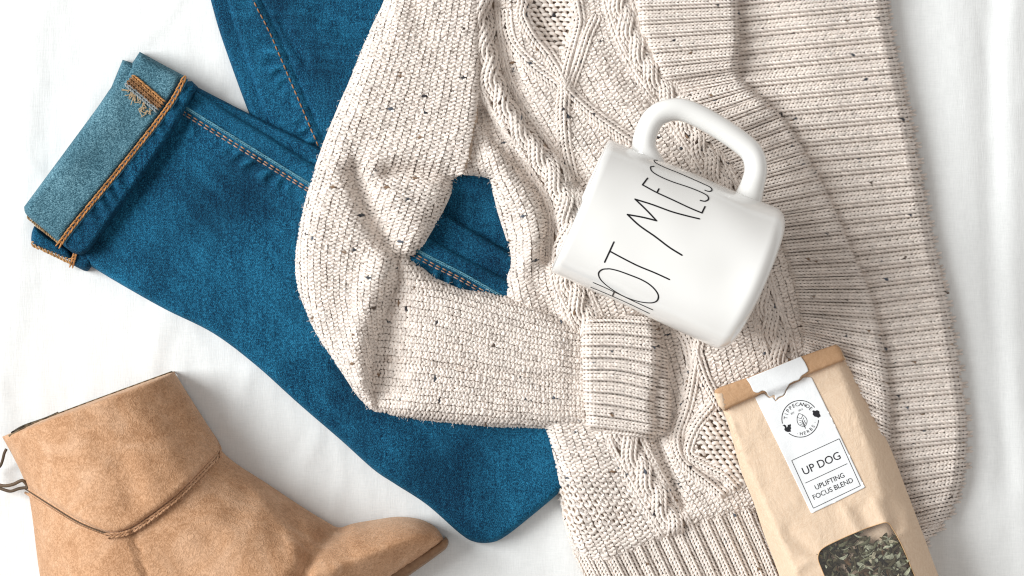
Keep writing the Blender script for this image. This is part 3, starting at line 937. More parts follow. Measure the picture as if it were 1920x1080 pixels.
# --- forearm of the sleeve
OF = spline([(680, 600), (680, 600), (745, 490), (775, 495), (815, 524), (865, 545), (910, 552), (950, 558), (1010, 572), (1060, 592), (1110, 620), (1110, 620), (1118, 700), (1112, 803), (1112, 803), (1060, 801), (1000, 799), (900, 795), (800, 785), (740, 778), (705, 768), (685, 740)], True, 6)
def zf(X, Y, d):
    z = 32 + 46 * rnd(d, 30)
    z += ridge(X, Y, [(712, 672), (800, 684), (890, 692), (1000, 702), (1105, 712)], 4, -7, 7)
    z += ridge(X, Y, [(860, 590), (960, 600), (1050, 640)], 40, 8) + ridge(X, Y, [(722, 540), (728, 640), (716, 740)], 40, -26)
    z += ridge(X, Y, [(1040, 580), (1075, 640), (1080, 760)], 24, -5)
    return z + 2.0 * lump(X, Y, 55, 4)
hf_ = HF(OF, zf, blur=2)
p_f = knit_piece('sleeve_forearm', OF, hf_, zbot=30)
net = Net([[(640, 840), (640, 640), (640, 440)], [(760, 850), (790, 650), (800, 450)], [(930, 850), (940, 680), (950, 500)], [(1050, 850), (1045, 700), (1050, 530)], [(1150, 850), (1140, 710), (1150, 560)]])
net = Net(np.transpose(net.P, (1, 0, 2)))    # rows run up and down the picture
y = Yarn(); purl(y, hf_, net, OF)
y.build('stitches', M_YARN, p_f)

# --- ribbed sleeve cuff (turned back) with the layer behind it
OK2 = spline([(1205, 620), (1205, 620), (1244, 640), (1252, 680), (1256, 720), (1258, 760), (1254, 800), (1236, 818), (1205, 815), (1205, 815)], True, 5)
hk2 = HF(OK2, lambda X, Y, d: 42 + 36 * rnd(d, 16), blur=1)
p_k2 = knit_piece('cuff_inner_layer', OK2, hk2, backlift=-8, zbot=36)
net = Net([[(1195, 600), (1195, 700), (1195, 770), (1195, 830)], [(1262, 622), (1268, 716), (1268, 786), (1262, 846)]])
y = Yarn(); ribs(y, hk2, net, OK2, 19, 2, depth=7)
y.build('stitches', M_YARN, p_k2)
OK = spline([(1090, 606), (1090, 606), (1106, 596), (1160, 591), (1212, 588), (1228, 596), (1237, 630), (1240, 680), (1235, 720), (1228, 760), (1234, 795), (1226, 816), (1200, 822), (1150, 815), (1100, 806), (1100, 806), (1094, 760), (1089, 700), (1088, 640)], True, 5)
def zk(X, Y, d):
    return 56 + 46 * rnd(d, 22) + ridge(X, Y, [(1090, 700), (1230, 716)], 10, -6) + 2 * lump(X, Y, 45, 3)
hk = HF(OK, zk, blur=1)
p_k = knit_piece('sleeve_cuff', OK, hk, backlift=-8, zbot=48)
net = Net([[(1080, 585), (1080, 640), (1080, 700), (1080, 760), (1080, 825)], [(1160, 583), (1162, 640), (1162, 702), (1162, 768), (1162, 835)], [(1250, 590), (1252, 650), (1252, 722), (1252, 786), (1250, 842)]])
net = Net(net.P)
y = Yarn(); ribs(y, hk, net, OK, 22.5, 2, depth=8, L=6.6, slack_mid=-2, fleck=.009)
y.build('stitches', M_YARN, p_k)

# --- upper sleeve
OS = spline([(742, -60), (742, -60), (725, 0), (692, 70), (660, 150), (632, 215), (608, 275), (582, 355), (566, 420), (558, 475), (560, 530), (574, 575), (594, 620), (622, 664), (648, 702), (672, 738), (695, 762), (712, 772), (712, 772), (702, 745), (697, 705), (706, 655), (720, 605), (738, 556), (765, 500), (800, 442), (832, 385), (846, 345), (851, 325), (851, 325), (868, 322), (889, 300), (889, 300), (896, 220), (898, 150), (898, 60), (898, -60), (898, -60)], True, 6)
def zs(X, Y, d):
    ds = pdist(X, Y, SEAM)[0]
    seam = np.exp(-(ds / 26) ** 2) * (Y < 330)
    z = 82 - (48 * (1 - seam) + 12 * seam) * (1 - rnd(d, 42 - 26 * seam))
    z += ridge(X, Y, [(664, 322), (676, 360), (692, 398), (725, 452), (756, 492)], 27, -36, 20)
    z += ridge(X, Y, [(728, 324), (780, 324), (835, 334)], 20, -30) + ridge(X, Y, [(690, 300), (750, 285), (830, 292)], 22, 6)
    z += ridge(X, Y, [(740, 370), (770, 410), (790, 440)], 22, 8)
    z += ridge(X, Y, [(716, 500), (690, 560), (670, 640), (676, 710)], 26, 24)
    z += ridge(X, Y, [(775, 0), (780, 40), (800, 60)], 20, -6)
    return z + 3.0 * lump(X, Y, 75, 6)
hs = HF(OS, zs, blur=2)
p_s = knit_piece('sleeve', OS, hs, zbot=34)
net = Net([[(700, -60), (640, 100), (580, 250), (535, 400), (530, 520), (560, 640), (640, 800)],
           [(810, -70), (770, 110), (720, 270), (670, 410), (650, 530), (665, 640), (710, 790)],
           [(930, -80), (905, 110), (880, 280), (830, 420), (780, 540), (760, 640), (770, 780)]])
y = Yarn(); purl(y, hs, net, OS)
y.build('stitches', M_YARN, p_s)
y = Yarn()
rope(y, HF(OB, lambda X, Y, d: np.full(X.shape, 66.0), blur=0), SEAM[:-3], 1.6, 2, (.42, .38, .34))
y.build('armhole_seam', M_YARN, p_s, stuff=False)

# --- loose fibres standing off the knit
y = Yarn()
for hf0, ol, cnt_ in ((hs, OS, 1100), (hf_, OF, 650), (hb, OB, 1500), (hi, OI, 900), (hoc, OC, 1200), (hk, OK, 250), (hhem, OH, 350)):
    mn, mx_ = ol.min(0), ol.max(0)
    q = rng.uniform(mn, mx_, (cnt_ * 3, 2))
    e = ol[rng.integers(0, len(ol), cnt_ // 2)] + rng.normal(0, 1.5, (cnt_ // 2, 2))
    q = np.vstack([q[inside(q[:, 0], q[:, 1], ol)][:cnt_], e])
    m_ = len(q)
    t = np.linspace(0, 1, 5)[None]
    an = rng.uniform(0, 6.28, (m_, 1)); cu = rng.normal(0, 1.2, (m_, 1)); L_ = rng.uniform(4, 10, (m_, 1))
    px = q[:, :1] + np.cos(an + cu * t) * t * L_; py = q[:, 1:] + np.sin(an + cu * t) * t * L_
    z = hf0.z(q[:, 0], q[:, 1])[:, None] + 3 + 5 * rng.uniform(.2, 1, (m_, 1)) * np.sin(t * 2.6)
    C_ = np.stack([px, -py, z], -1); N_ = np.zeros_like(C_); N_[..., 2] = 1
    y.tubes(C_, N_, np.full((1, 5), .3), np.full((m_, 5, 3), 1.05), 3)
y.build('loose_fibres', M_YARN, card)

# ------------------------------------------------------------------ mug
mug = thing('mug', 'glossy white ceramic mug with black lettering, lying on the cardigan', 'mug')
zc = 58 + 134.0
fm = (D - zc) / D
ax_a, ax_b = A((1089, 386)), A((1421, 531))       # rim centre, base centre as seen
to_m = lambda q: A(((q[0] - 960) * fm * S, (540 - q[1]) * fm * S, zc * S))
Pa, Pb = to_m(ax_a), to_m(ax_b)
axis = (Pb - Pa); Lm = np.linalg.norm(axis); axis /= Lm
lat = A((-axis[1], axis[0], 0))                   # towards the handle side (up in the picture)
up = A((0, 0, 1.0))
R0, R1 = 136 * fm * S, 145 * fm * S
def dent(th, a):
    return 1 + .005 * np.sin(2 * th + 1) + .004 * np.sin(3 * th + a * 80) - .028 * np.exp(-(((th + .02) / .32) ** 2 + ((a - .086) / .011) ** 2)) + .004 * np.sin(5 * th + a * 150)
def rad(a):
    """outer radius at axis position a (metres from rim)"""
    t = np.clip(a / Lm, 0, 1)
    return R0 + (R1 - R0) * t ** 1.2
prof = []
rc = 0.0085
for a in np.linspace(0, Lm - rc, 26): prof.append((a, rad(a)))
for t in np.linspace(0, np.pi / 2, 9)[1:]:
    prof.append((Lm - rc + rc * np.sin(t), rad(Lm) - rc * (1 - np.cos(t))))
prof += [(Lm + .0003, rad(Lm) * .7), (Lm - .0012, rad(Lm) * .62), (Lm - .0012, 0.0)]
inner = [(Lm - .007, 0.0), (Lm - .007, rad(Lm) * .8), (Lm - .012, rad(Lm) - .0052), (Lm * .5, rad(Lm * .5) - .0042), (.004, R0 - .0036), (.001, R0 - .0030), (-.0008, R0 - .0018), (-.0004, R0 - .0006)]
prof = inner + prof
ns = 96
th = np.arange(ns) / ns * 2 * np.pi
V = []
for a, r in prof:
    rr = r * dent((th + np.pi) % (2 * np.pi) - np.pi, a)
    V.append(Pa[None] + a * axis[None] + rr[:, None] * (np.cos(th)[:, None] * up[None] + np.sin(th)[:, None] * lat[None]))
V = np.array(V)
idx = np.arange(len(prof) * ns).reshape(len(prof), ns)
F = np.stack([idx[:-1], np.roll(idx[:-1], -1, 1), np.roll(idx[1:], -1, 1), idx[1:]], -1).reshape(-1, 4)
body = mesh_obj('body', V.reshape(-1, 3), F, M_GLAZE, mug)
# handle: path in the horizontal plane through the axis
hp = spline([(1222, 320), (1208, 280), (1213, 245), (1230, 218), (1258, 206), (1290, 209), (1340, 234), (1390, 268), (1411, 290), (1417, 318), (1410, 350), (1395, 395)], step=5)
C = np.array([to_m(q) for q in hp])
n = len(C)
T = np.gradient(C, axis=0); T /= np.linalg.norm(T, axis=1, keepdims=True)
B = np.cross(T, up)
s_ = np.linspace(0, 1, n)
flare = 1 + .35 * (np.exp(-(s_ / .09) ** 2) + np.exp(-((1 - s_) / .09) ** 2))
a = np.arange(20) / 20 * 2 * np.pi
rw, rh = 21.5 * fm * S, 25 * fm * S
V = C[:, None] + flare[:, None, None] * (rw * np.cos(a)[None, :, None] * B[:, None] + rh * np.sin(a)[None, :, None] * up[None, None])
idx = np.arange(n * 20).reshape(n, 20)
F = np.stack([idx[:-1], np.roll(idx[:-1], -1, 1), np.roll(idx[1:], -1, 1), idx[1:]], -1).reshape(-1, 4)
mesh_obj('handle', V.reshape(-1, 3), F, M_GLAZE, mug)
# lettering: strokes laid on the curved side
def on_mug(q):
    z = zc + 110
    for _ in range(6):
        f = (D - z) / D
        w = A(((q[0] - 960) * f * S, (540 - q[1]) * f * S, 0))
        a_ = (w - A((Pa[0], Pa[1], 0))) @ axis
        l_ = (w - A((Pa[0], Pa[1], 0))) @ lat
        r = rad(a_)
        sn = np.clip(l_ / r, -.985, .985)
        z = zc + r * math.sqrt(1 - sn * sn) / S
    return a_, math.asin(sn)
zm = lambda x, y_: (1080 + x * 300 / 1012, 280 + y_ * 320 / 1080)
el = [(405, 0)]
letters = {
 'letter_h': [[(110, 848), (240, 905), (360, 958), (484, 1014)], [(95, 876), (230, 935), (350, 985), (462, 1036)], [(240, 908), (228, 934)]],
 'letter_o': [[(205, 756), (165, 762), (141, 790), (160, 835), (220, 885), (300, 930), (390, 960), (470, 971), (510, 960), (521, 930), (505, 895), (465, 855), (410, 822), (340, 793), (270, 768), (215, 756), (195, 757)]],
 'letter_t': [[(240, 585), (181, 714)], [(217, 645), (330, 705), (400, 740), (500, 782), (590, 823)]],
 'letter_m': [[(669, 669), (590, 620), (500, 552), (400, 482), (325, 413)], [(325, 413), (420, 430), (508, 452)], [(508, 452), (450, 390), (373, 316)], [(373, 316), (480, 350), (600, 394), (700, 421), (780, 440)]],
 'letter_e': [[(452, 184), (420, 226)], [(420, 226), (510, 275), (620, 325), (720, 371), (796, 403)], [(523, 252), (512, 274)], [(815, 364), (796, 403)]],
 'letter_s': [[(492, 108), (472, 112), (480, 140), (530, 172), (610, 205), (700, 235), (780, 268), (828, 295), (836, 318), (815, 330), (786, 324)]],
 'letter_s_': [[(515, 68), (497, 66), (505, 84), (560, 112), (640, 145), (720, 182), (800, 220), (848, 244), (858, 262), (840, 270), (815, 262)]],
}
def stroke(path, wd):
    """round-ended ribbon on the glaze, a hair proud of it"""
    uv_ = np.array([on_mug(zm(*q)) for q in path])
    sc = np.stack([uv_[:, 0], uv_[:, 1] * R1], -1)          # metres x metres
    p = spline(sc, step=.0008) if len(sc) > 2 else np.linspace(sc[0], sc[1], 12)
    if len(p) < 3: return [], []
    T = np.gradient(p, axis=0); T /= np.linalg.norm(T, axis=1, keepdims=True) + 1e-12
    Q = np.stack([-T[:, 1], T[:, 0]], 1)
    p = np.vstack([p[0] - T[0] * wd * .45, p, p[-1] + T[-1] * wd * .45]); Q = np.vstack([Q[:1], Q, Q[-1:]])
    wds = np.full(len(p), wd); wds[0] = wds[-1] = wd * .55
    rows = []
    for o_ in (-1, -.5, .5, 1):
        q = p + Q * (o_ * wds * .5)[:, None]
        th_ = q[:, 1] / R1
        rr = rad(q[:, 0]) * dent(th_, q[:, 0]) + (.00025 if abs(o_) < 1 else .0001)
        rows.append(Pa[None] + q[:, :1] * axis[None] + rr[:, None] * (np.cos(th_)[:, None] * up[None] + np.sin(th_)[:, None] * lat[None]))
    V = np.array(rows)
    m_ = len(p)
    idx = np.arange(4 * m_).reshape(4, m_)
    F = np.stack([idx[:-1, :-1], idx[1:, :-1], idx[1:, 1:], idx[:-1, 1:]], -1).reshape(-1, 4)
    return V.reshape(-1, 3), F
for nm, strokes in letters.items():
    VV, FF, nn = [], [], 0
    for st in strokes:
        v, f = stroke(st, .00084)
        if len(v) == 0: continue
        VV.append(v); FF.append(f + nn); nn += len(v)
    mesh_obj(nm.rstrip('_'), np.vstack(VV), np.vstack(FF), M_MUGINK, body)

# ------------------------------------------------------------------ boot
boot = thing('ankle_boot', 'tan suede ankle boot with folded cuff, lying on its side', 'boot')
left_side = spline([(4, 818), (22, 852), (38, 885), (50, 916), (62, 980), (75, 1080), (98, 1190), (128, 1300), (170, 1385)], step=8)
front_side = spline([(326, 696), (350, 735), (385, 790), (412, 834), (440, 865), (500, 905), (560, 945), (612, 977), (634, 988), (660, 980), (700, 974), (745, 968), (785, 971), (815, 985), (830, 1003), (836, 1016), (800, 1044), (740, 1084), (600, 1182), (420, 1310), (300, 1390)], step=8)
OBt = np.vstack([spline([(14, 822), (14, 822), (26, 852), (42, 885), (52, 916), (62, 980), (75, 1080), (98, 1190), (128, 1300), (170, 1385), (170, 1385), (300, 1390), (300, 1390), (420, 1310), (600, 1182), (740, 1084), (800, 1044), (834, 1018), (834, 1018), (828, 1003), (815, 987), (785, 973), (745, 969), (700, 975), (660, 982), (636, 989), (612, 978), (560, 946), (500, 906), (440, 867), (408, 836), (381, 790), (346, 737), (322, 702), (322, 702)], False, 6)])
CREASE = [(640, 984), (622, 1000), (600, 1025), (575, 1065), (560, 1120)]
def bootz(X, Y):
    dl = pdist(X, Y, left_side)[0]; df = pdist(X, Y, front_side)[0]
    ins = inside(X, Y, np.vstack([left_side, front_side[::-1]]))
    dl, df = np.where(ins, dl, 0), np.where(ins, df, 0)
    t = np.clip((Y - 760) / 350, 0, 1)
    Hh = 150 + 75 * t
    z = Hh * rnd(dl, 150) * .999
    z = np.minimum(z, Hh * rnd(df, 165))
    z = np.where(z < Hh, z, Hh)
    z = z - ridge(X, Y, CREASE, 10, 24, 20) + ridge(X, Y, [(655, 990), (640, 1030), (620, 1090)], 18, 7)
    z = z + ridge(X, Y, [(430, 880), (480, 930), (490, 990)], 30, 5) - ridge(X, Y, [(470, 900), (450, 960), (400, 1010)], 22, 4)
    z = z + ridge(X, Y, [(455, 880), (500, 950), (540, 1000), (560, 1060)], 12, 6) - ridge(X, Y, [(520, 925), (560, 985), (575, 1030)], 9, 7) + 4.5 * lump(X, Y, 70, 5) * np.clip(np.minimum(dl, df) / 40, 0, 1)
    return np.maximum(z, 0)
SV = spline([(246, 998), (255, 1030), (272, 1080), (300, 1160), (340, 1260)], step=8)
def zbt(X, Y, d):
    ds, a_, sd = pdist(X, Y, SV)
    return bootz(X, Y) - 8 * np.exp(-(ds / 3) ** 2) + 5 * rnd(ds, 5) * (sd > 0)
hbt = HF(OBt, zbt, blur=3)
upper = sheet('upper', OBt, hbt, M_SUEDE, boot, 9, zbot=-6)
OFl = spline([(4, 819), (4, 819), (50, 799), (100, 778), (210, 738), (326, 696), (326, 696), (350, 735), (385, 790), (412, 833), (406, 852), (370, 891), (330, 930), (280, 968), (240, 993), (205, 999), (150, 976), (100, 945), (50, 912), (50, 912), (38, 883), (22, 851)], True, 5)
def zfl(X, Y, d):
    return bootz(X, Y) + 20 * rnd(d, 7) + 2.5 * lump(X, Y, 45, 7) + ridge(X, Y, [(230, 870), (245, 900), (250, 940)], 26, -5) + ridge(X, Y, [(310, 740), (335, 800), (375, 850)], 26, -6)
hfl = HF(OFl, zfl, blur=2)
flap = sheet('cuff_flap', OFl, hfl, M_SUEDE, boot, 8, lift=0, thick=17)
M_TAN = mat_suede('tan_piping', (.36, .22, .13), (.46, .31, .20), (.60, .44, .31))
y = Yarn()
edge = spline([(411, 838), (407, 855), (371, 895), (332, 934), (282, 973), (240, 999), (206, 1004)], step=4)
wale(y, hbt, edge, 9, 7, 2.2, 7, fleck=0, var=.15, tint=(1, 1, 1), bulge=1)
rope(y, hbt, offset(edge, 3), 2.8, 5, (.9, .85, .8))
rope(y, hbt, offset(spline([(206, 1004), (150, 982), (100, 952), (50, 920)], step=4), -4.5), 2.6, 2, (.85, .8, .75))
y.build('edge_binding', M_SUEDE, flap)
y = Yarn()
gap_line = spline([(206, 1003), (150, 981), (100, 951), (46, 916)], step=4)
rope(y, hbt, gap_line, 1.5, 2, (.8, .75, .7))  # dark tube drawn as the shaded gap below the flap edge
rope(y, hfl, spline([(18, 817), (60, 796), (110, 776), (215, 737), (322, 698)], step=5), 2.6, -3, (1.3, 1.35, 1.2))
rope(y, hfl, spline([(24, 812), (45, 800), (85, 786), (110, 775)], step=5), 4.0, -10, (.6, .66, .6))
def tinted(name, base):
    k = NT(name)
    at = k.node('ShaderNodeAttribute', attribute_name='Col').outputs['Color']
    return k.done(k.mix(1.0, base, at, 'MULTIPLY'), .6, k.bump(k.noise(900), .4, .0005), .3)
M_DK = tinted('brown_edge', (.11, .072, .043))
y.build('lining_and_gap_line', M_DK, flap)
y = Yarn()
def free(y, pts, r, col):
    p = A(pts)
    t = np.linspace(0, len(p) - 1, len(p) * 6)
    q = np.array([cr(p[max(int(a) - 1, 0)], p[min(int(a), len(p) - 1)], p[min(int(a) + 1, len(p) - 1)], p[min(int(a) + 2, len(p) - 1)], a - int(a)) for a in t])
    C = np.stack([q[:, 0], -q[:, 1], q[:, 2]], -1)[None]
    N = np.zeros_like(C); N[..., 2] = 1
    y.tubes(C, N, np.full((1, len(q)), r), np.broadcast_to(A(col), C.shape), 8)
free(y, [(52, 912, 40), (42, 901, 44), (25, 908, 40), (8, 911, 34), (-8, 906, 28), (-24, 890, 22)], 3.2, (1, 1, 1))
free(y, [(52, 914, 34), (36, 916, 30), (20, 921, 26), (4, 917, 22), (-14, 910, 16)], 3.0, (.8, .8, .8))
free(y, [(12, 842, 30), (8, 850, 28), (5, 862, 24), (0, 874, 20), (-12, 884, 14)], 2.8, (.7, .7, .7))
y.build('lace', M_DK, boot, stuff=False)
OSo = spline([(836, 1006), (836, 1006), (841, 1014), (838, 1026), (822, 1040), (760, 1084), (620, 1180), (440, 1306), (440, 1306), (425, 1296), (600, 1166), (735, 1068), (800, 1030), (830, 1010)], True, 5)
hso = HF(OSo, lambda X, Y, d: 4 + 58 * rnd(d, 4), blur=0)
sheet('sole', OSo, hso, M_SOLE, boot, 10, zbot=-6)
OHe = spline([(300, 1385), (300, 1385), (440, 1306), (440, 1306), (470, 1350), (470, 1350), (330, 1450), (200, 1440), (165, 1385), (165, 1385)], True, 8)
sheet('heel', OHe, HF(OHe, lambda X, Y, d: 4 + 130 * rnd(d, 60), blur=1), M_SOLE, boot, 14, zbot=-6)

# ------------------------------------------------------------------ tea bag
bag = thing('tea_bag_pouch', 'brown kraft paper tea pouch with torn white label and clear window', 'pouch')
OG = spline([(1354, 766), (1354, 766), (1584, 673), (1584, 673), (1612, 728), (1642, 785), (1672, 846), (1700, 920), (1730, 1000), (1760, 1080), (1800, 1180), (1835, 1290), (1835, 1290), (1560, 1390), (1560, 1390), (1520, 1260), (1485, 1150), (1455, 1062), (1432, 1000), (1413, 942), (1392, 890), (1375, 831), (1364, 792)], True, 6)
LE = spline([(1354, 766), (1364, 792), (1375, 831), (1392, 890), (1413, 942), (1432, 1000), (1455, 1062), (1485, 1150), (1560, 1390)], step=8)
CRS = spline([(1366, 772), (1384, 838), (1410, 895), (1436, 950), (1464, 1012), (1492, 1075), (1530, 1180), (1600, 1370)], step=8)
RE = spline([(1584, 673), (1612, 728), (1642, 785), (1672, 846), (1700, 920), (1730, 1000), (1760, 1080), (1835, 1290)], step=8)
z3 = lambda x, y_: (1420 + x / 3.858, 800 + y_ / 3.858)
WIN = spline([z3(*q) for q in [(446, 985), (438, 950), (450, 905), (490, 868), (600, 814), (700, 770), (790, 734), (880, 704), (925, 692), (952, 700), (972, 728), (1010, 790), (1060, 890), (1110, 1010), (1160, 1130), (1230, 1330), (1240, 1420), (1190, 1480), (900, 1600), (760, 1640), (690, 1600), (600, 1380), (520, 1170), (470, 1045)]], True, 4)
def zbag(X, Y, d):
    dr = pdist(X, Y, RE)[0]
    dc, _, sc_ = pdist(X, Y, CRS)
    along = np.clip(((X - 1460) * .373 + (Y - 720) * .928) / 400, 0, 1.3)
    H = 26 + 46 * along
    z = 84 + H * np.clip(dr / (14 + 50 * along), 0, 1) ** .6
    lft = sc_ > 0
    dl = pdist(X, Y, LE)[0]
    z = np.where(lft, 84 + H * np.clip(dl / (dl + dc + 1e-3), 0, 1) ** .8, z)
    dw = pdist(X, Y, WIN, True)[0]
    z = z + ridge(X, Y, [z3(640, 600), z3(680, 690), z3(720, 750)], 9, 4) - ridge(X, Y, [z3(740, 590), z3(780, 680), z3(810, 720)], 9, 4)
    z = z + ridge(X, Y, [z3(850, 540), z3(890, 640), z3(920, 690)], 8, 5) - ridge(X, Y, [z3(960, 560), z3(1000, 660), z3(1010, 760)], 9, 4)
    z = z + ridge(X, Y, [z3(1100, 590), z3(1090, 680), z3(1180, 760)], 8, 5) + ridge(X, Y, [z3(1050, 760), z3(1110, 740), z3(1190, 750)], 6, 4)
    z = z - ridge(X, Y, [z3(230, 760), z3(330, 860), z3(440, 920)], 12, 5) + ridge(X, Y, [z3(270, 1060), z3(350, 980), z3(440, 960)], 8, 4)
    z = z + ridge(X, Y, [(1375, 775), (1388, 800), (1392, 815)], 5, -3) + ridge(X, Y, [(1460, 870), (1490, 930)], 20, 3)
    return z + 1.3 * lump(X, Y, 38, 2) + .25 * lump(X, Y, 14, 4)
hg = HF(OG, zbag, blur=1)
front = sheet('front_panel', OG, hg, M_KRAFT, bag, 7, holes=[WIN], closed=False)
# sides and back wall of the bag
bk = HF(OG, lambda X, Y, d: np.full(X.shape, 82.0), blur=0)
sheet('back_panel', OG, bk, M_KRAFT, bag, 24, thick=1.2, rings=())
n_ = len(OG)
zt = hg.z(OG[:, 0], OG[:, 1])
V = np.vstack([np.stack([OG[:, 0], -OG[:, 1], zt], -1), np.stack([OG[:, 0], -OG[:, 1], np.full(n_, 82.0)], -1)])
F = np.array([(i, (i + 1) % n_, (i + 1) % n_ + n_, i + n_) for i in range(n_)])
mesh_obj('side_gusset', world_pts(V), F, M_KRAFT, bag)
# window rim and film
y = Yarn()
rope(y, hg, np.vstack([WIN, WIN[:1]]), .9, -.2, (1, 1, 1))
y.build('window_rim', mat_thread('kraft_cut_edge', (.62, .40, .22)), front, stuff=False)
k = NT('clear_film')
tr = k.node('ShaderNodeBsdfTransparent')
gl = k.node('ShaderNodeBsdfGlossy', ins={'Roughness': .12, 'Normal': k.bump(k.noise(90, 2), .5, .003)})
mx = k.node('ShaderNodeMixShader', ins={0: .12})
k.t.links.new(tr.outputs[0], mx.inputs[1]); k.t.links.new(gl.outputs[0], mx.inputs[2])
k.t.links.new(mx.outputs[0], k.t.nodes['Material Output'].inputs[0])
M_FILM = k.m
sheet('added_back', WIN, hg, M_KRAFT, bag, 10, lift=-17, closed=False, rings=())  # added second back, raised close under the film so light reaches it
sheet('window_film', WIN, hg, M_FILM, bag, 8, lift=-2.0, closed=False, rings=())
# folded top with tape
OT = spline([(1340, 737), (1340, 737), (1345, 728), (1400, 708), (1500, 669), (1566, 646), (1566, 646), (1574, 651), (1585, 674), (1585, 674), (1510, 704), (1425, 739), (1357, 769), (1357, 769), (1347, 760)], True, 4)
ht = HF(OT, lambda X, Y, d: 112 + 12 * rnd(d, 2) + 1.0 * lump(X, Y, 30, 1), blur=0)
fold = sheet('folded_top', OT, ht, M_KRAFT_D, bag, 8, zbot=84, rings=(1.5, 4))
OE = [(1339, 738), (1345, 729), (1356, 733), (1364, 765), (1356, 770), (1347, 761)]
OE = spline(np.repeat(OE, 2, 0), True, 4)
sheet('fold_end', OE, HF(OE, lambda X, Y, d: 112 + 13.4 * rnd(d, 2), blur=0), M_KRAFT, fold, 6, zbot=90, rings=(1.5,))
OE = spline(np.repeat([(1567, 645), (1574, 650), (1587, 674), (1582, 678), (1572, 654)], 2, 0), True, 4)
sheet('fold_end', OE, HF(OE, lambda X, Y, d: 112 + 13.0 * rnd(d, 1.5), blur=0), M_KRAFT, fold, 6, zbot=90, rings=(1.5,))
# torn label
z2_ = lambda x, y_: (1320 + x / 4.909, 630 + y_ / 4.909)
TOP = A([z2_(*q) for q in [(388, 394), (640, 291), (892, 188), (930, 245), (952, 290), (962, 322), (930, 345), (905, 360), (890, 375), (878, 398), (860, 408), (830, 415), (800, 432), (785, 440), (772, 462), (752, 495), (742, 528), (725, 548), (700, 556), (680, 566), (664, 588), (655, 588), (652, 545), (640, 540), (610, 560), (590, 548), (578, 520), (560, 505), (535, 500), (505, 520), (480, 522), (455, 510), (440, 480), (425, 445)]])
LOW = A([z2_(*q) for q in [(470, 568), (500, 548), (535, 528), (560, 532), (575, 548), (600, 572), (628, 562), (645, 580), (660, 604), (690, 575), (735, 555), (750, 530), (765, 490), (785, 455), (810, 440), (850, 425), (885, 410), (905, 386), (940, 380), (988, 378), (1020, 440)]] + [(1570, 806), (1622, 914), (1572, 939), (1521, 963), (1468, 852)])
htop = HF(np.vstack([OT, LOW[:12]]), lambda X, Y, d: np.maximum(ht.z(X, Y), hg.z(X, Y) + 9 - 0 * d) * 0 + 124.8 - 11 * np.clip(((X - 1460) * .373 + (Y - 722) * .928 - 3) / 10, 0, 1) ** 2, blur=1)
lab = sheet('label', resample(np.vstack([LOW, LOW[:1]]), 3)[:-1], hg, M_LABEL, bag, 7, lift=1.6, thick=1.0, rings=(2,))
sheet('label_seal', resample(np.vstack([TOP, TOP[:1]]), 2.5)[:-1], htop, M_LABEL, bag, 6, lift=1.2, thick=.9, rings=(2,))

# printing
dg = bpy.context.evaluated_depsgraph_get()
def glyphs(txt, size):
    cu = bpy.data.curves.new('txt', 'FONT'); cu.body = txt; cu.size = size; cu.align_x = 'CENTER'; cu.resolution_u = 4
    o = bpy.data.objects.new('txt', cu); COL.objects.link(o)
    dg.update()
    me = bpy.data.meshes.new_from_object(o.evaluated_get(bpy.context.evaluated_depsgraph_get()))
    V = np.array([v.co[:] for v in me.vertices]).reshape(-1, 3)
    F = [tuple(p.vertices) for p in me.polygons]
    bpy.data.objects.remove(o); bpy.data.meshes.remove(me); bpy.data.curves.remove(cu)
    return V, F
def printed(name, parts, mat=M_INK, parent=None, lift=2.1):
    VV, FF, n = [], [], 0
    for P, F in parts:
        P = A(P)
        z = hg.z(P[:, 0], P[:, 1]) + lift
        VV.append(np.stack([P[:, 0], -P[:, 1], z], -1))
        FF += [tuple(i + n for i in f) for f in F]
        n += len(P)
    return mesh_obj(name, world_pts(np.vstack(VV)), FF, mat, parent or lab, False)
def place(txt, c, size, ang, sx=1.0, thin=None):
    V, F = glyphs(txt, size)
    V[:, 1] -= size * .35
    ca, sa = math.cos(ang), math.sin(ang)
    x, y_ = V[:, 0] * sx, V[:, 1]
    return np.stack([c[0] + x * ca - y_ * sa * -1 * -1, c[1] - x * sa - y_ * ca], -1), F
def line(p, q, w):
    p, q = A(p), A(q)
    n = max(2, int(np.linalg.norm(q - p) / 6))
    t = np.linspace(0, 1, n)[:, None]
    c = p + (q - p) * t
    d = (q - p) / np.linalg.norm(q - p); nn = A((-d[1], d[0])) * w / 2
    P = np.vstack([c + nn, c - nn])
    return P, [(i, i + 1, n + i + 1, n + i) for i in range(n - 1)]
def arc(c, r, a0, a1, w):
    t = np.linspace(a0, a1, 48)
    e = np.stack([np.cos(t), -np.sin(t)], -1)
    return np.vstack([c + e * (r + w / 2), c + e * (r - w / 2)]), [(i, i + 1, 48 + i + 1, 48 + i) for i in range(47)]
ang = math.radians(24.4)
printed('product_name', [place('UP DOG', z3(462, 264), 21, ang, .98)])
printed('product_line', [place('UPLIFTING', z3(522, 394), 13.2, ang, .96)])
printed('product_line', [place('FOCUS BLEND', z3(545, 448), 13.2, ang, .96)])
bx = [z3(248, 245), z3(592, 87), z3(745, 427), z3(405, 590)]
printed('printed_frame', [line(bx[i], bx[(i + 1) % 4], 1.0) for i in range(4)])
printed('divider_line', [line(z3(347, 408), z3(650, 267), 1.0)])
cc = A(z2_(885, 762)); rr_ = 34.4
R_ = math.radians
ring = [arc(cc, rr_, R_(195), R_(38), 1.3), arc(cc, rr_, R_(-4), R_(-128), 1.3)]
printed('printed_ring', ring)
parts = []
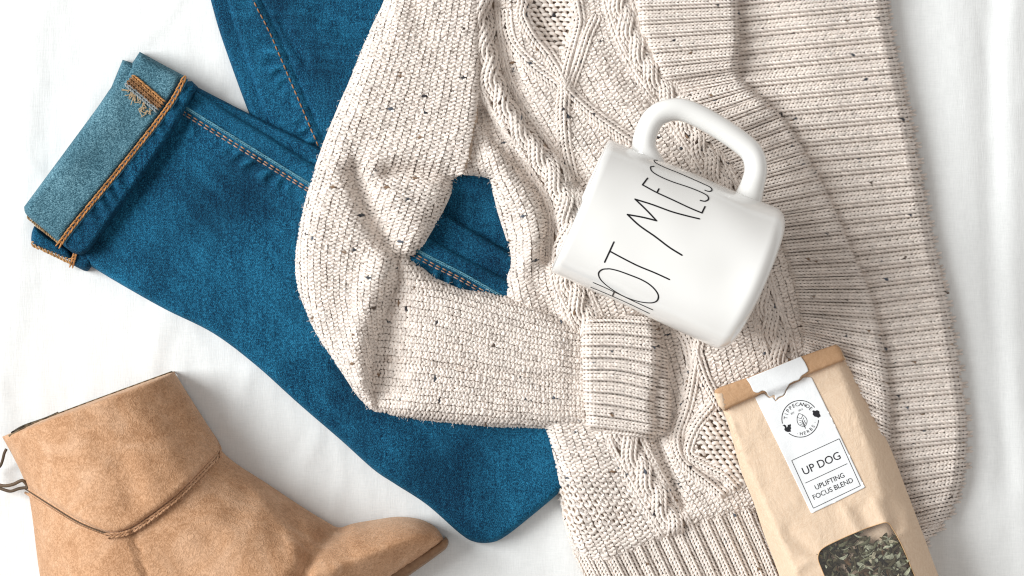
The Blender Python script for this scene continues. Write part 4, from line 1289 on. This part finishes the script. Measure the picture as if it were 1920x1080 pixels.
for i, ch in enumerate('TIPPECANOE'):
    a_ = R_(180 - 4 - i * 14.6)
    parts.append(place(ch, cc + A((math.cos(a_), -math.sin(a_))) * 27.5, 9.6, a_ - math.pi / 2))
for i, ch in enumerate('HERBS'):
    a_ = R_(-86 + i * 14.0)
    parts.append(place(ch, cc + A((math.cos(a_), -math.sin(a_))) * 27.8, 8.6, a_ + math.pi / 2))
for a_ in (R_(-101), R_(-14)):
    parts.append(place('.', cc + A((math.cos(a_), -math.sin(a_))) * 26.0, 9, a_ + math.pi / 2))
parts.append(place('EST', A(z2_(815, 710)), 4.6, ang)); parts.append(place('2015', A(z2_(888, 680)), 4.6, ang))
printed('brand_lettering', parts)
# leaf emblem
lc = A(z2_(900, 775)); la = R_(24)
def lf(x, y_):
    ca, sa = math.cos(la), math.sin(la)
    return lc + A((x * ca + y_ * sa, -x * sa + y_ * ca))
leaf = [(0, -13), (-5.5, -9), (-9, -2), (-9, 4), (-6, 9), (0, 13), (6, 9), (9, 4), (9, -2), (5.5, -9), (0, -13)]
leaf = spline([(0, -14), (-6, -8), (-9, 0), (-7.5, 7), (0, 13), (7.5, 7), (9, 0), (6, -8), (0, -14)], step=2)
parts = [line(lf(*leaf[i]), lf(*leaf[i + 1]), .9) for i in range(len(leaf) - 1)]
parts.append(line(lf(0, 2), lf(0, 17), 1.3))
for yy in (-6, -1, 4, 8):
    parts += [line(lf(0, yy + 3), lf(-5.5, yy - 2), .8), line(lf(0, yy + 3), lf(5.5, yy - 2), .8)]
printed('leaf_emblem', parts)
sq = [z2_(*q) for q in [(722, 822), (740, 815), (755, 825), (760, 845), (768, 835), (772, 815), (785, 818), (792, 806), (800, 822), (796, 835), (802, 848), (795, 862), (800, 880), (770, 884), (750, 876), (738, 858), (745, 845), (738, 832)]]
printed('squirrel_emblem', [(A(sq), [tuple(range(len(sq)))])])
mp = [z2_(*q) for q in [(995, 690), (1010, 684), (1022, 690), (1040, 682), (1060, 692), (1062, 712), (1074, 738), (1050, 754), (1038, 745), (1018, 742), (1000, 722), (1004, 705)]]
printed('map_emblem', [(A(mp), [tuple(range(len(mp)))])])
# label creases are real paper folds in the height field; torn hole shows the kraft below

# loose tea behind the film
k = NT('dried_leaf')
at = k.node('ShaderNodeAttribute', attribute_name='Col').outputs['Color']
M_TEA = k.done(k.mix(1.0, k.ramp(k.noise(600, 3), [(.3, (.55, .55, .55)), (.7, (1, 1, 1))]), at, 'MULTIPLY'), .8, k.bump(k.noise(1200), .6, .001), .2)
TV, TF, TC, tn = [], [], [], 0
TEA = [(.035, .030, .018), (.060, .045, .025), (.10, .085, .045), (.17, .17, .10), (.44, .45, .32), (.12, .07, .035), (.022, .02, .015), (.46, .42, .29)]
w_min, w_max = WIN.min(0), WIN.max(0)
cnt = 0
while cnt < 1100:
    x, y_ = rng.uniform(w_min, w_max)
    if not inside(A([x]), A([y_]), WIN)[0]: continue
    bx_, by_ = (x - 1420) * 3.858, (y_ - 800) * 3.858
    topd = by_ - (740 - (bx_ - 770) * .37)
    if bx_ > 770 and topd < 110 + rng.normal(0, 18) : 
        continue
    cnt += 1
    top_z = float(hg.z(A([x]), A([y_]))[0]) - 5
    depth = rng.uniform(0, 1) ** 1.4 * 11
    L = rng.uniform(7, 30); W_ = rng.uniform(1.8, 8.5); an = rng.uniform(0, 6.28)
    curl = rng.uniform(-.5, .5); tilt = rng.normal(0, .28); n = 6
    t = np.linspace(-1, 1, n)
    cx = x + np.cos(an + curl * t) * t * L / 2; cy = y_ + np.sin(an + curl * t) * t * L / 2
    wv_ = W_ * (1 - .8 * t ** 2) * .5 + .2
    zz = top_z - depth + tilt * t * L / 2 - rng.uniform(0, 3) * t ** 2
    nx, ny = -math.sin(an), math.cos(an)
    rows = []
    for s2, dz in ((-1, rng.uniform(-1, 2)), (0, rng.uniform(.3, 2.2)), (1, rng.uniform(-1, 2))):
        rows.append(np.stack([cx + nx * wv_ * s2, -(cy + ny * wv_ * s2), np.minimum(zz + dz, top_z + 2)], -1))
    V = np.array(rows).reshape(-1, 3)
    i0 = np.arange(3 * n).reshape(3, n) + tn
    TV.append(V); TF.append(np.stack([i0[:-1, :-1], i0[1:, :-1], i0[1:, 1:], i0[:-1, 1:]], -1).reshape(-1, 4))
    lightp = depth < 6
    ci = rng.choice(8, p=[.07, .09, .13, .22, .24, .08, .02, .15]) if (bx_ > 690 and lightp) else rng.choice(8, p=[.16, .20, .20, .15, .07, .15, .05, .02])
    TC.append(np.broadcast_to(A(TEA[ci]) * rng.uniform(.7, 1.3), (3 * n, 3))); tn += 3 * n
tea = mesh_obj('tea_leaves', world_pts(np.vstack(TV)), np.vstack(TF), M_TEA, None, False, np.vstack(TC))
tea['kind'] = 'stuff'
tea['label'] = 'loose dried herbal tea leaves behind the clear pouch window'
tea['category'] = 'tea'
